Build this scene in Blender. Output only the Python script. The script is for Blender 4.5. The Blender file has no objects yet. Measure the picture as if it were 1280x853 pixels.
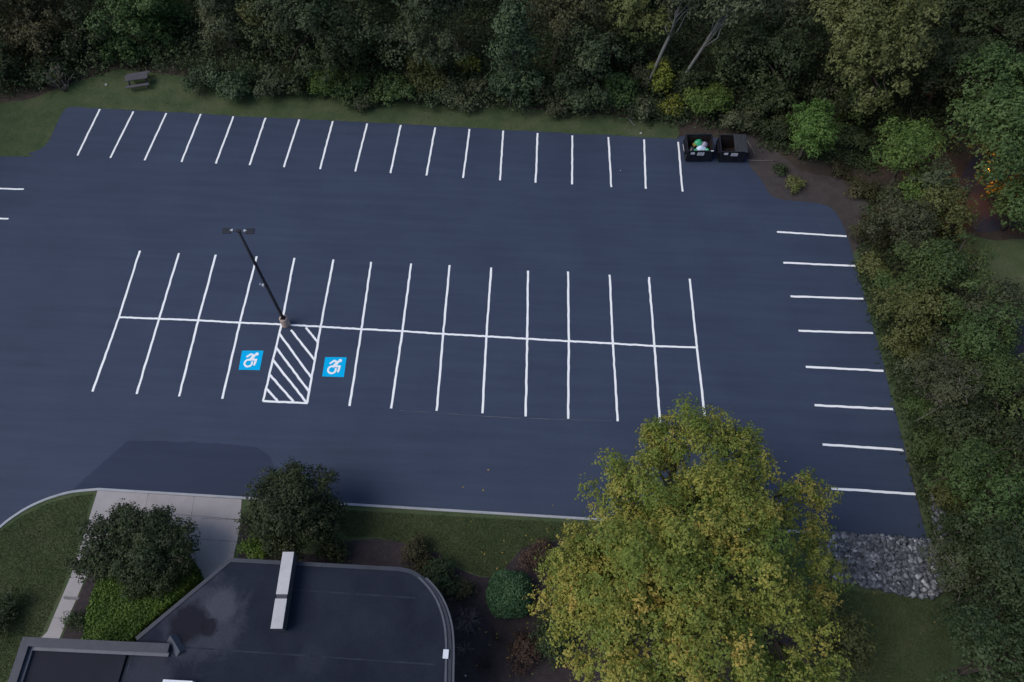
import bpy, math, random
import numpy as np
C = bpy.context.scene.collection
R = math.radians

# ---------------------------------------------------------------- camera geometry (metres; lot plane is z = 0)
FPX = 899.798
CAM = np.array([8.3853, -24.0632, 40.9009])
PITCH, YAW, ROLL = 0.527454, 0.050377, 0.00606
def _rx(a): c, s = math.cos(a), math.sin(a); return np.array([[1, 0, 0], [0, c, -s], [0, s, c]])
def _rz(a): c, s = math.cos(a), math.sin(a); return np.array([[c, -s, 0], [s, c, 0], [0, 0, 1]])
ROT = _rz(YAW) @ _rx(PITCH) @ _rz(ROLL)
def _ray(px, py): return ROT @ np.array([(px - 640) / FPX, -(py - 426.5) / FPX, -1.0])
def G(px, py, z=0.0):
    """surveyed point at height z"""
    d = _ray(px, py); return CAM + (z - CAM[2]) / d[2] * d
def W(px, py, Y):
    """surveyed point on the vertical plane y = Y"""
    d = _ray(px, py); return CAM + (Y - CAM[1]) / d[1] * d
def G2(px, py, z=0.0): p = G(px, py, z); return (float(p[0]), float(p[1]))

# ---------------------------------------------------------------- materials
def new_mat(name):
    m = bpy.data.materials.new(name); m.use_nodes = True
    nt = m.node_tree; b = nt.nodes['Principled BSDF']
    return m, nt, b
def nd(nt, t, **kw):
    n = nt.nodes.new(t)
    for k, v in kw.items(): setattr(n, k, v)
    return n
def noise(nt, scale, detail=4, rough=.6, coord=None, dist=0.0):
    n = nd(nt, 'ShaderNodeTexNoise'); n.inputs['Scale'].default_value = scale
    n.inputs['Detail'].default_value = detail; n.inputs['Roughness'].default_value = rough
    n.inputs['Distortion'].default_value = dist
    if coord is not None: nt.links.new(coord, n.inputs['Vector'])
    return n
def ramp(nt, fac, stops):
    r = nd(nt, 'ShaderNodeValToRGB'); cr = r.color_ramp
    while len(cr.elements) < len(stops): cr.elements.new(.5)
    for e, (p, c) in zip(cr.elements, stops):
        e.position = p; e.color = (*c, 1) if len(c) == 3 else c
    nt.links.new(fac, r.inputs['Fac']); return r
def mixc(nt, fac, a, b, mode='MIX'):
    m = nd(nt, 'ShaderNodeMix', data_type='RGBA', blend_type=mode)
    for sock, v in ((m.inputs[0], fac), (m.inputs[6], a), (m.inputs[7], b)):
        if hasattr(v, 'default_value') or hasattr(v, 'is_output'): nt.links.new(v, sock)
        elif isinstance(v, (int, float)): sock.default_value = v
        else: sock.default_value = (*v, 1)
    return m.outputs[2]
def bump(nt, b, h, strength=.3, dist=.02):
    n = nd(nt, 'ShaderNodeBump'); n.inputs['Strength'].default_value = strength; n.inputs['Distance'].default_value = dist
    nt.links.new(h, n.inputs['Height']); nt.links.new(n.outputs[0], b.inputs['Normal'])
def pos(nt):
    return nd(nt, 'ShaderNodeNewGeometry').outputs['Position']
def surf(name, stops, scale=3.0, rough=.7, fine=40.0, fine_amt=.35, bump_s=.3, spec=.3, metal=0.0, big=.25):
    """two-scale mottled surface"""
    m, nt, b = new_mat(name); co = pos(nt)
    n1 = noise(nt, scale, 5, .6, co); n2 = noise(nt, fine, 3, .7, co); n3 = noise(nt, big, 3, .5, co)
    mx = nd(nt, 'ShaderNodeMath', operation='MULTIPLY_ADD'); mx.inputs[1].default_value = .5
    nt.links.new(n3.outputs[0], mx.inputs[0])
    h = nd(nt, 'ShaderNodeMath', operation='MULTIPLY'); h.inputs[1].default_value = .5; nt.links.new(n1.outputs[0], h.inputs[0])
    nt.links.new(h.outputs[0], mx.inputs[2])
    r = ramp(nt, mx.outputs[0], stops)
    f = ramp(nt, n2.outputs[0], [(.3, (1 - fine_amt,) * 3), (.7, (1 + fine_amt,) * 3)])
    c = mixc(nt, 1.0, r.outputs[0], f.outputs[0], 'MULTIPLY')
    nt.links.new(c, b.inputs['Base Color'])
    b.inputs['Roughness'].default_value = rough; b.inputs['Specular IOR Level'].default_value = spec; b.inputs['Metallic'].default_value = metal
    if bump_s: bump(nt, b, n2.outputs[0], bump_s)
    return m
def flat(name, col, rough=.5, metal=0.0, spec=.4, var=.12, scale=6.0):
    m, nt, b = new_mat(name)
    n = noise(nt, scale, 4, .65, pos(nt))
    r = ramp(nt, n.outputs[0], [(.3, tuple(c * (1 - var) for c in col)), (.7, tuple(min(1, c * (1 + var)) for c in col))])
    nt.links.new(r.outputs[0], b.inputs['Base Color'])
    b.inputs['Roughness'].default_value = rough; b.inputs['Metallic'].default_value = metal; b.inputs['Specular IOR Level'].default_value = spec
    return m

def leaf_mat(name, stops, trans=.22, rough=.55):
    """leaf colour from the per-leaf tint attribute, shifted a little for each plant"""
    m, nt, b = new_mat(name)
    at = nd(nt, 'ShaderNodeAttribute', attribute_name='tint')
    oi = nd(nt, 'ShaderNodeObjectInfo')
    r = ramp(nt, at.outputs['Fac'], [(p, (min(1, c[0] * 1.12), c[1] * 1.0, c[2] * .84)) for p, c in stops])
    hs = nd(nt, 'ShaderNodeHueSaturation')
    mr = nd(nt, 'ShaderNodeMapRange'); mr.inputs[3].default_value = .485; mr.inputs[4].default_value = .515
    mv = nd(nt, 'ShaderNodeMapRange'); mv.inputs[3].default_value = .86; mv.inputs[4].default_value = 1.16
    nt.links.new(oi.outputs['Random'], mr.inputs[0]); nt.links.new(oi.outputs['Random'], mv.inputs[0])
    nt.links.new(mr.outputs[0], hs.inputs['Hue']); nt.links.new(mv.outputs[0], hs.inputs['Value'])
    nt.links.new(r.outputs[0], hs.inputs['Color'])
    nt.links.new(hs.outputs[0], b.inputs['Base Color'])
    b.inputs['Roughness'].default_value = rough; b.inputs['Specular IOR Level'].default_value = .2
    tr = nd(nt, 'ShaderNodeBsdfTranslucent'); nt.links.new(hs.outputs[0], tr.inputs['Color'])
    mx = nd(nt, 'ShaderNodeMixShader'); mx.inputs[0].default_value = trans
    nt.links.new(b.outputs[0], mx.inputs[1]); nt.links.new(tr.outputs[0], mx.inputs[2])
    nt.links.new(mx.outputs[0], nt.nodes['Material Output'].inputs['Surface'])
    return m
def stops3(a, b, c, d=None):
    return [(0.05, a), (.45, b), (.95, c)] if d is None else [(0.05, a), (.36, b), (.66, c), (.92, d)]
LM = {
 'dark':   leaf_mat('dark_leaves',   stops3((.020, .034, .018), (.031, .052, .026), (.056, .082, .040))),
 'brown':  leaf_mat('brownish_leaves', stops3((.034, .038, .022), (.052, .056, .032), (.080, .080, .046))),
 'bluish': leaf_mat('bluish_leaves', stops3((.026, .046, .027), (.042, .070, .040), (.072, .106, .062))),
 'mid':    leaf_mat('mid_green_leaves', stops3((.030, .056, .022), (.050, .090, .034), (.085, .135, .052))),
 'bright': leaf_mat('fresh_green_leaves', stops3((.040, .085, .022), (.070, .135, .036), (.115, .190, .058))),
 'olive':  leaf_mat('olive_leaves',  stops3((.050, .066, .024), (.085, .105, .040), (.130, .150, .066))),
 'grey':   leaf_mat('grey_green_leaves', stops3((.036, .052, .032), (.056, .076, .046), (.090, .112, .070))),
 'yellow': leaf_mat('yellow_green_leaves', stops3((.060, .085, .018), (.110, .140, .026), (.180, .200, .042))),
 'maple':  leaf_mat('turning_maple_leaves', stops3((.058, .100, .022), (.118, .168, .038), (.215, .232, .058), (.370, .280, .090)), .28),
 'hedge':  leaf_mat('hedge_leaves',  stops3((.040, .090, .018), (.072, .145, .028), (.12, .20, .046))),
 'clip':   leaf_mat('clipped_bush_leaves', stops3((.034, .090, .046), (.055, .135, .070), (.085, .185, .105))),
 'purple': leaf_mat('purplish_leaves', stops3((.045, .030, .028), (.065, .045, .040), (.090, .065, .056))),
 'grass':  leaf_mat('grass_blades', stops3((.050, .072, .030), (.078, .102, .044), (.120, .130, .066))),
}
M = dict(
 ground=surf('leaf_litter_soil', [(.25, (.026, .022, .018)), (.5, (.046, .037, .031)), (.75, (.072, .058, .048))], 2.2, .95, 30, .5, .5, .1),
 dirt=surf('bare_dirt', [(.25, (.038, .033, .033)), (.5, (.056, .048, .048)), (.75, (.078, .068, .066))], 1.6, .95, 26, .45, .5, .1),
 lawn=surf('lawn_turf', [(.28, (.034, .054, .024)), (.5, (.056, .076, .036)), (.72, (.088, .094, .052))], 1.1, .95, 22, .5, .5, .08, 0, .35),
 mulch=surf('bark_mulch', [(.25, (.024, .019, .021)), (.5, (.038, .031, .034)), (.75, (.062, .051, .054))], 4.0, .95, 30, .6, .6, .1),
 concrete=surf('grey_concrete', [(.25, (.25, .232, .238)), (.5, (.305, .282, .285)), (.75, (.35, .325, .326))], 1.5, .85, 30, .12, .15, .3),
 kerb=surf('kerb_concrete', [(.25, (.23, .24, .26)), (.5, (.30, .31, .335)), (.75, (.36, .37, .40))], 2.0, .85, 24, .2, .2, .3),
 joint=flat('joint_dirt', (.15, .145, .15), .95),
 base_concrete=surf('lamp_base_concrete', [(.25, (.26, .19, .16)), (.5, (.36, .27, .23)), (.75, (.45, .36, .31))], 3.0, .9, 30, .25, .3, .2),
 bronze=flat('dark_bronze_paint', (.020, .020, .026), .45, .3, .5),
 grey_metal=flat('light_grey_metal', (.50, .52, .55), .4, .3),
 black_steel=flat('black_painted_steel', (.010, .011, .016), .5, .1, .4, .3, 3),
 black_plastic=flat('dark_plastic_lid', (.030, .031, .036), .55, 0, .4, .25, 5),
 bin_inside=flat('rusty_bin_inside', (.022, .015, .014), .8, 0, .2, .4, 5),
 sticker=flat('white_sticker', (.60, .60, .66), .6, 0, .3, .06),
 ink=flat('grey_ink', (.17, .17, .20), .7),
 bag_white=flat('white_plastic_bag', (.50, .60, .74), .35, 0, .5, .15, 8),
 bag_green=flat('green_plastic_bag', (.03, .30, .14), .35, 0, .5, .3, 8),
 bag_dark=flat('dark_plastic_bag', (.025, .025, .035), .3, 0, .5, .2, 8),
 bag_grey=flat('lilac_grey_bag', (.24, .22, .30), .4, 0, .5, .15, 8),
 box_tan=flat('yellowish_carton', (.24, .20, .04), .8),
 table_wood=surf('weathered_grey_boards', [(.25, (.058, .058, .066)), (.5, (.078, .077, .088)), (.75, (.10, .10, .112))], 3.0, .8, 25, .25, .2, .3),
 table_frame=flat('table_frame_dark', (.018, .019, .026), .6),
 wall=surf('wall_render', [(.25, (.20, .185, .17)), (.5, (.24, .225, .21)), (.75, (.28, .26, .24))], 1.5, .9, 30, .15, .2, .2),
 coping=flat('dark_metal_coping', (.026, .031, .046), .55, .2, .4, .2, 2),
 coping_light=flat('grey_metal_edge', (.075, .082, .105), .5, .2, .4, .15, 2),
 fin_cap=surf('pale_fin_cap', [(.3, (.36, .35, .36)), (.5, (.42, .41, .42)), (.7, (.48, .47, .48))], 2.5, .6, 18, .1, .1, .3),
 fin_side=flat('fin_shaded_side', (.045, .047, .06), .7),  # dark grey puts the shade on the fin's sides into its colour
 white_frame=flat('white_frame_paint', (.62, .64, .70), .5),
 skylight=flat('skylight_dome', (.16, .19, .24), .2, 0, .6),
 bark=surf('brown_bark', [(.25, (.030, .024, .019)), (.5, (.055, .046, .038)), (.75, (.09, .078, .066))], 5.0, .95, 30, .4, .4, .1),
 pale_bark=surf('pale_bark', [(.25, (.085, .085, .08)), (.5, (.14, .138, .13)), (.75, (.20, .198, .188))], 3.0, .9, 20, .35, .3, .1),
 dry_twig=surf('dry_twigs', [(.25, (.12, .10, .09)), (.5, (.18, .155, .145)), (.75, (.25, .22, .205))], 4.0, .95, 20, .3, .2, .1),
 litter=flat('white_litter', (.34, .34, .35), .7),
)
# sealed asphalt: near-black blue sealer with squeegee streaks and scuffs
def asphalt(name, lo, mid, hi, rough):
    m, nt, b = new_mat(name); co = pos(nt)
    n1 = noise(nt, .22, 5, .55, co); n2 = noise(nt, 28, 3, .75, co)
    mp = nd(nt, 'ShaderNodeMapping'); mp.inputs['Scale'].default_value = (.12, 1.7, 1); nt.links.new(co, mp.inputs[0])
    n3 = noise(nt, 1.0, 4, .6, mp.outputs[0])
    a = nd(nt, 'ShaderNodeMath', operation='ADD'); nt.links.new(n1.outputs[0], a.inputs[0]); nt.links.new(n3.outputs[0], a.inputs[1])
    h = nd(nt, 'ShaderNodeMath', operation='MULTIPLY'); h.inputs[1].default_value = .5; nt.links.new(a.outputs[0], h.inputs[0])
    r = ramp(nt, h.outputs[0], [(.3, lo), (.5, mid), (.7, hi)])
    f = ramp(nt, n2.outputs[0], [(.3, (.78,) * 3), (.7, (1.22,) * 3)])
    c = mixc(nt, 1.0, r.outputs[0], f.outputs[0], 'MULTIPLY'); nt.links.new(c, b.inputs['Base Color'])
    rr = nd(nt, 'ShaderNodeMapRange'); rr.inputs[3].default_value = rough - .08; rr.inputs[4].default_value = rough + .1
    nt.links.new(n1.outputs[0], rr.inputs[0]); nt.links.new(rr.outputs[0], b.inputs['Roughness'])
    b.inputs['Specular IOR Level'].default_value = .15
    bump(nt, b, n2.outputs[0], .25, .01)
    return m
M['asphalt'] = asphalt('sealed_asphalt', (.030, .040, .069), (.036, .049, .083), (.043, .058, .094), .68)
M['asphalt_worn'] = asphalt('unsealed_asphalt', (.024, .032, .058), (.029, .038, .068), (.034, .044, .077), .8)
M['asphalt_road'] = asphalt('road_asphalt', (.026, .026, .038), (.030, .030, .044), (.036, .036, .05), .8)
def paint(name, col):
    m, nt, b = new_mat(name); co = pos(nt)
    n = noise(nt, 14, 4, .7, co)
    r = ramp(nt, n.outputs[0], [(.25, tuple(c * .86 for c in col)), (.5, col)])
    nt.links.new(r.outputs[0], b.inputs['Base Color']); b.inputs['Roughness'].default_value = .6; b.inputs['Specular IOR Level'].default_value = .3
    return m
M['paint'] = paint('white_road_paint', (.80, .81, .82))
M['blue'] = paint('blue_road_paint', (.0, .40, .74)); M['blue'].node_tree.nodes['Principled BSDF'].inputs['Specular IOR Level'].default_value = .06
# flat roof membrane with dried-puddle stains
def roof_mat():
    m, nt, b = new_mat('roof_membrane'); co = pos(nt)
    n1 = noise(nt, .5, 5, .6, co); n2 = noise(nt, 20, 3, .7, co)
    r = ramp(nt, n1.outputs[0], [(.3, (.013, .016, .027)), (.7, (.021, .025, .039))])
    c = r.outputs[0]
    def blot(cx, cy, rad, wob, col, seed, amt=1.0):
        nonlocal c
        mp = nd(nt, 'ShaderNodeMapping'); mp.inputs['Location'].default_value = (-cx, -cy, seed); nt.links.new(co, mp.inputs[0])
        sx = nd(nt, 'ShaderNodeSeparateXYZ'); nt.links.new(mp.outputs[0], sx.inputs[0])
        cb = nd(nt, 'ShaderNodeCombineXYZ'); nt.links.new(sx.outputs[0], cb.inputs[0]); nt.links.new(sx.outputs[1], cb.inputs[1])
        ln = nd(nt, 'ShaderNodeVectorMath', operation='LENGTH'); nt.links.new(cb.outputs[0], ln.inputs[0])
        nn = noise(nt, .9 / rad + .5, 6, .68, mp.outputs[0], .6)
        mm = nd(nt, 'ShaderNodeMath', operation='MULTIPLY_ADD'); mm.inputs[1].default_value = wob; nt.links.new(nn.outputs[0], mm.inputs[0])
        dv = nd(nt, 'ShaderNodeMath', operation='DIVIDE'); dv.inputs[1].default_value = rad; nt.links.new(ln.outputs[1], dv.inputs[0])
        sb = nd(nt, 'ShaderNodeMath', operation='SUBTRACT'); sb.inputs[1].default_value = wob * .5; nt.links.new(dv.outputs[0], sb.inputs[0]); nt.links.new(sb.outputs[0], mm.inputs[2])
        k = ramp(nt, mm.outputs[0], [(.0, (amt,) * 3), (.0, (amt,) * 3)])
        k.color_ramp.elements[0].position = .62; k.color_ramp.elements[1].position = .98; k.color_ramp.elements[1].color = (0, 0, 0, 1)
        c = mixc(nt, k.outputs[0], c, col)
    x, y = G2(255, 775, 4); blot(x, y, 2.3, 1.3, (.042, .046, .062), 1, .85)
    x, y = G2(278, 757, 4); blot(x, y, .9, 1.2, (.060, .064, .080), 3, .8)
    x, y = G2(190, 845, 4); blot(x, y, 1.4, 1.3, (.040, .043, .057), 9, .7)
    x, y = G2(236, 780, 4); blot(x, y, 1.15, 1.2, (.012, .012, .018), 5, .9)
    x, y = G2(262, 785, 4); blot(x, y, .5, 1.2, (.013, .013, .019), 6, .9)
    x, y = G2(420, 738, 4); blot(x, y, 1.2, 1.3, (.022, .027, .040), 12, .6)
    x, y = G2(390, 825, 4); blot(x, y, .8, 1.3, (.026, .030, .044), 14, .6)
    f = ramp(nt, n2.outputs[0], [(.3, (.8,) * 3), (.7, (1.2,) * 3)])
    c2 = mixc(nt, 1.0, c, f.outputs[0], 'MULTIPLY'); nt.links.new(c2, b.inputs['Base Color'])
    b.inputs['Roughness'].default_value = .95; b.inputs['Specular IOR Level'].default_value = .1; bump(nt, b, n2.outputs[0], .15, .01)
    return m
M['roof'] = roof_mat()
M['wing_roof'] = surf('wing_roof_membrane', [(.25, (.009, .010, .017)), (.5, (.012, .013, .022)), (.75, (.017, .018, .029))], .8, .8, 18, .2, .15, .2)
def stone_mat():
    m, nt, b = new_mat('riprap_stone'); at = nd(nt, 'ShaderNodeAttribute', attribute_name='tint')
    r = ramp(nt, at.outputs['Fac'], [(.0, (.04, .045, .054)), (.4, (.105, .112, .128)), (.7, (.20, .208, .224)), (1., (.50, .50, .51))])
    n = noise(nt, 18, 3, .7, pos(nt)); f = ramp(nt, n.outputs[0], [(.3, (.75,) * 3), (.7, (1.2,) * 3)])
    c = mixc(nt, 1.0, r.outputs[0], f.outputs[0], 'MULTIPLY'); nt.links.new(c, b.inputs['Base Color']); b.inputs['Roughness'].default_value = .85
    return m
M['stone'] = stone_mat()

# ---------------------------------------------------------------- mesh helpers
def link(o, parent=None):
    C.objects.link(o)
    if parent is not None: o.parent = parent
    return o
def tag(o, label=None, cat=None, group=None, kind=None):
    for k, v in (('label', label), ('category', cat), ('group', group), ('kind', kind)):
        if v: o[k] = v
    return o
def empty(name, loc, rz=0.0, label=None, cat=None, group=None, kind=None):
    o = bpy.data.objects.new(name, None); o.location = loc; o.rotation_euler = (0, 0, rz); o.empty_display_size = .3
    link(o); return tag(o, label, cat, group, kind)
def np_mesh(name, V, F, tint=None):
    """V (n,3), F (m,k) arrays -> mesh"""
    V = np.asarray(V, np.float32); F = np.asarray(F, np.int32); k = F.shape[1]
    me = bpy.data.meshes.new(name)
    me.vertices.add(len(V)); me.vertices.foreach_set('co', V.ravel())
    me.loops.add(F.size); me.loops.foreach_set('vertex_index', F.ravel())
    me.polygons.add(len(F)); me.polygons.foreach_set('loop_start', np.arange(0, F.size, k, dtype=np.int32))
    me.polygons.foreach_set('loop_total', np.full(len(F), k, np.int32))
    me.update(calc_edges=True)
    if tint is not None:
        a = me.attributes.new('tint', 'FLOAT', 'FACE'); a.data.foreach_set('value', np.asarray(tint, np.float32))
    return me
class MB:
    def __init__(s): s.v = []; s.f = []
    def add(s, vs, fs):
        o = len(s.v); s.v += [tuple(map(float, v)) for v in vs]; s.f += [[i + o for i in f] for f in fs]; return s
    def box(s, c, sz, rz=0.0, rx=0.0, ry=0.0):
        x, y, z = (d / 2 for d in sz)
        P = np.array([(-x, -y, -z), (x, -y, -z), (x, y, -z), (-x, y, -z), (-x, -y, z), (x, -y, z), (x, y, z), (-x, y, z)])
        ca, sa = math.cos(ry), math.sin(ry)
        Ry = np.array([[ca, 0, sa], [0, 1, 0], [-sa, 0, ca]])
        P = P @ (_rz(rz) @ _rx(rx) @ Ry).T + np.array(c)
        return s.add(P, [(0, 3, 2, 1), (4, 5, 6, 7), (0, 1, 5, 4), (1, 2, 6, 5), (2, 3, 7, 6), (3, 0, 4, 7)])
    def prism(s, poly, z0, z1):
        n = len(poly)
        a = sum(poly[i][0] * poly[(i + 1) % n][1] - poly[(i + 1) % n][0] * poly[i][1] for i in range(n))
        if a < 0: poly = poly[::-1]
        vs = [(x, y, z0) for x, y in poly] + [(x, y, z1) for x, y in poly]
        return s.add(vs, [list(range(n, 2 * n)), list(range(n))[::-1]] + [(i, (i + 1) % n, n + (i + 1) % n, n + i) for i in range(n)])
    def sheet(s, poly, z):
        n = len(poly)
        a = sum(poly[i][0] * poly[(i + 1) % n][1] - poly[(i + 1) % n][0] * poly[i][1] for i in range(n))
        if a < 0: poly = poly[::-1]
        return s.add([(x, y, z) for x, y in poly], [list(range(n))])
    def strip(s, line, w, z0, z1):
        """a bar of width w following a polyline (list of xy), from z0 to z1"""
        L = np.array(line, float); n = len(L)
        t = np.gradient(L, axis=0); t /= np.linalg.norm(t, axis=1)[:, None]; nn = np.stack([-t[:, 1], t[:, 0]], 1) * w / 2
        a, b = L + nn, L - nn; vs = []
        for i in range(n): vs += [(*a[i], z1), (*b[i], z1), (*b[i], z0), (*a[i], z0)]
        fs = []
        for i in range(n - 1):
            p, q = 4 * i, 4 * i + 4
            fs += [(p, p + 1, q + 1, q), (p + 1, p + 2, q + 2, q + 1), (p + 2, p + 3, q + 3, q + 2), (p + 3, p, q, q + 3)]
        fs += [(3, 2, 1, 0), (4 * n - 4, 4 * n - 3, 4 * n - 2, 4 * n - 1)]
        return s.add(vs, fs)
    def tube(s, pts, radii, sides=7, cap=True):
        P = np.array(pts, float); n = len(P); vs = []
        T = np.gradient(P, axis=0)
        for i in range(n):
            t = T[i] / (np.linalg.norm(T[i]) + 1e-9); u = np.cross(t, (0.31, .95, .05) if abs(t[2]) > .8 else (0, 0, 1)); u /= np.linalg.norm(u); w = np.cross(t, u)
            for k in range(sides):
                a = 2 * math.pi * k / sides; vs.append(P[i] + radii[i] * (math.cos(a) * u + math.sin(a) * w))
        fs = [(i * sides + k, i * sides + (k + 1) % sides, (i + 1) * sides + (k + 1) % sides, (i + 1) * sides + k) for i in range(n - 1) for k in range(sides)]
        if cap: fs += [list(range(sides))[::-1], list(range((n - 1) * sides, n * sides))]
        return s.add(vs, fs)
    def build(s, name, mat, parent=None, smooth=False, bevel=0.0, label=None):
        me = bpy.data.meshes.new(name); me.from_pydata(s.v, [], s.f); me.update()
        if smooth: me.polygons.foreach_set('use_smooth', [True] * len(me.polygons))
        me.materials.append(mat); o = bpy.data.objects.new(name, me); link(o, parent)
        if bevel:
            b = o.modifiers.new('edge', 'BEVEL'); b.width = bevel; b.segments = 2; b.limit_method = 'ANGLE'
        if label: o['label'] = label
        return o
def smooth_line(pts, n=8, closed=False):
    """Catmull-Rom through 2-D points"""
    P = [np.array(p, float) for p in pts]; out = []; m = len(P)
    for i in range(m if closed else m - 1):
        p0 = P[(i - 1) % m] if closed or i > 0 else 2 * P[0] - P[1]; p1 = P[i]; p2 = P[(i + 1) % m]
        p3 = P[(i + 2) % m] if closed or i + 2 < m else 2 * P[-1] - P[-2]
        for k in range(n):
            t = k / n
            out.append(tuple(.5 * ((2 * p1) + (-p0 + p2) * t + (2 * p0 - 5 * p1 + 4 * p2 - p3) * t * t + (-p0 + 3 * p1 - 3 * p2 + p3) * t ** 3)))
    if not closed: out.append(tuple(P[-1]))
    return out
def ragged(pts, step=.35, amp=.07, seed=0):
    """break a closed outline into short pieces with a natural wobble"""
    rg = random.Random(seed); out = []; n = len(pts)
    for i in range(n):
        a, b = np.array(pts[i]), np.array(pts[(i + 1) % n]); L = np.linalg.norm(b - a); k = max(1, int(L / step))
        nn = np.array([-(b - a)[1], (b - a)[0]]) / (L + 1e-9)
        for j in range(k): out.append(tuple(a + (b - a) * j / k + nn * rg.uniform(-amp, amp)))
    return out
def inside(P, poly):
    """points (n,2) in polygon"""
    x, y = P[:, 0], P[:, 1]; r = np.zeros(len(P), bool); n = len(poly)
    for i in range(n):
        x1, y1 = poly[i]; x2, y2 = poly[(i + 1) % n]
        if y1 == y2: continue
        r ^= ((y1 > y) != (y2 > y)) & (x < (x2 - x1) * (y - y1) / (y2 - y1) + x1)
    return r
def leaves(rng, P, N, size, tint, name):
    """one rhombic leaf per point P with normal N"""
    n = len(P); N = N / (np.linalg.norm(N, axis=1)[:, None] + 1e-9)
    rnd = rng.normal(size=(n, 3)); u = np.cross(N, rnd); u /= np.linalg.norm(u, axis=1)[:, None] + 1e-9; w = np.cross(N, u)
    s = (size * rng.uniform(.65, 1.3, n))[:, None] if np.isscalar(size) else (size * rng.uniform(.65, 1.3, n))[:, None]
    a = P + u * s * .5; c = P - u * s * .5; b = P + w * s * .3 + N * s * .06; d = P - w * s * .3 + N * s * .06
    V = np.stack([a, b, c, d], 1).reshape(-1, 3); F = np.arange(4 * n).reshape(-1, 4)
    return np_mesh(name, V, F, np.clip(tint, 0, 1))

# ---------------------------------------------------------------- plants
def unit(rng, n):
    d = rng.normal(size=(n, 3)); return d / np.linalg.norm(d, axis=1)[:, None]
def crown_data(rng, rx, rz, nclump, cr, nsprig, nleaf, leaf, kind, ry=None, boughs=None):
    """clump centres and leaf cloud around the origin: boughs > clumps > sprigs > leaves"""
    ry = ry or rx; el = np.array([rx, ry, rz])
    if kind == 'cone':
        dirs = unit(rng, nclump); dirs[:, 2] = np.where(dirs[:, 2] < -.75, -dirs[:, 2], dirs[:, 2])
        rad = np.where(rng.random(nclump) < .7, rng.uniform(.75, 1.1, nclump), rng.uniform(.3, .85, nclump)); cen = dirs * rad[:, None] * el
        h = np.clip((cen[:, 2] / rz + 1) / 2, 0, 1); cen[:, :2] *= (1.2 - 1.0 * h)[:, None]
    else:
        low = -.1 if kind == 'dome' else -.65
        if boughs is None:
            nb = int(np.clip(rx * ry * 1.2 + rx * rz * .7, 7, 20)); bd = unit(rng, nb); bd[:, 2] = np.where(bd[:, 2] < low, -bd[:, 2] * .7, bd[:, 2])
            bc = bd * rng.uniform(.50, .86, nb)[:, None] * el; br = rng.uniform(.34, .56, nb) * min(rx, ry, (rx + rz) / 2)
            bc = np.concatenate([bc, [[0, 0, 0]]]); br = np.concatenate([br, [.62 * min(rx, rz)]])
        else: bc, br = boughs[:, :3], boughs[:, 3]
        wgt = br ** 2; which = rng.choice(len(br), nclump, p=wgt / wgt.sum()); dirs = unit(rng, nclump); dirs[:, 2] = np.where(dirs[:, 2] < -.5, -dirs[:, 2], dirs[:, 2])
        f = np.where(rng.random(nclump) < .12, rng.uniform(1.05, 1.4 if boughs is None else 1.22, nclump), rng.uniform(.5, 1.05, nclump))
        cen = bc[which] + dirs * (br[which] * f)[:, None] * np.array([1, 1, .72])
    csz = cr * rng.uniform(.55, 1.3, nclump); ct = rng.random(nclump)
    if kind != 'cone': ct = (.5 * ct + .5 * rng.random(len(br))[which]) if boughs is None else .68 * ct + .24 * rng.random(len(br))[which]
    per = np.maximum(3, (nsprig * (csz / cr) ** 2).astype(int)); idx = np.repeat(np.arange(nclump), per); n = len(idx)
    sd = rng.normal(size=(n, 3)); sd[:, 2] += .45; sd /= np.linalg.norm(sd, axis=1)[:, None]
    flatn = np.array([1, 1, .62])
    sp = cen[idx] + sd * (csz[idx] * rng.uniform(.45, 1.08, n))[:, None] * flatn
    st = ct[idx] * .72 + rng.random(n) * .2
    li = np.repeat(np.arange(n), nleaf); m = len(li)
    P = sp[li] + rng.normal(size=(m, 3)) * leaf * .55
    out = P / el; N = sd[li] * .8 + out * .3 + rng.normal(size=(m, 3)) * .42 + np.array([0, 0, .35])
    return cen, csz, P, N, st[li] + rng.random(m) * .14
def limb_pts(rng, a, b, k=5, wob=.06):
    a, b = np.array(a, float), np.array(b, float); L = np.linalg.norm(b - a); t = np.linspace(0, 1, k)[:, None]
    p = a + (b - a) * t; p[:, 2] += (np.sin(t[:, 0] * math.pi) * .08 * L); p[1:-1] += rng.normal(size=(k - 2, 3)) * wob * L; return p
COUNT = [0]
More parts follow.
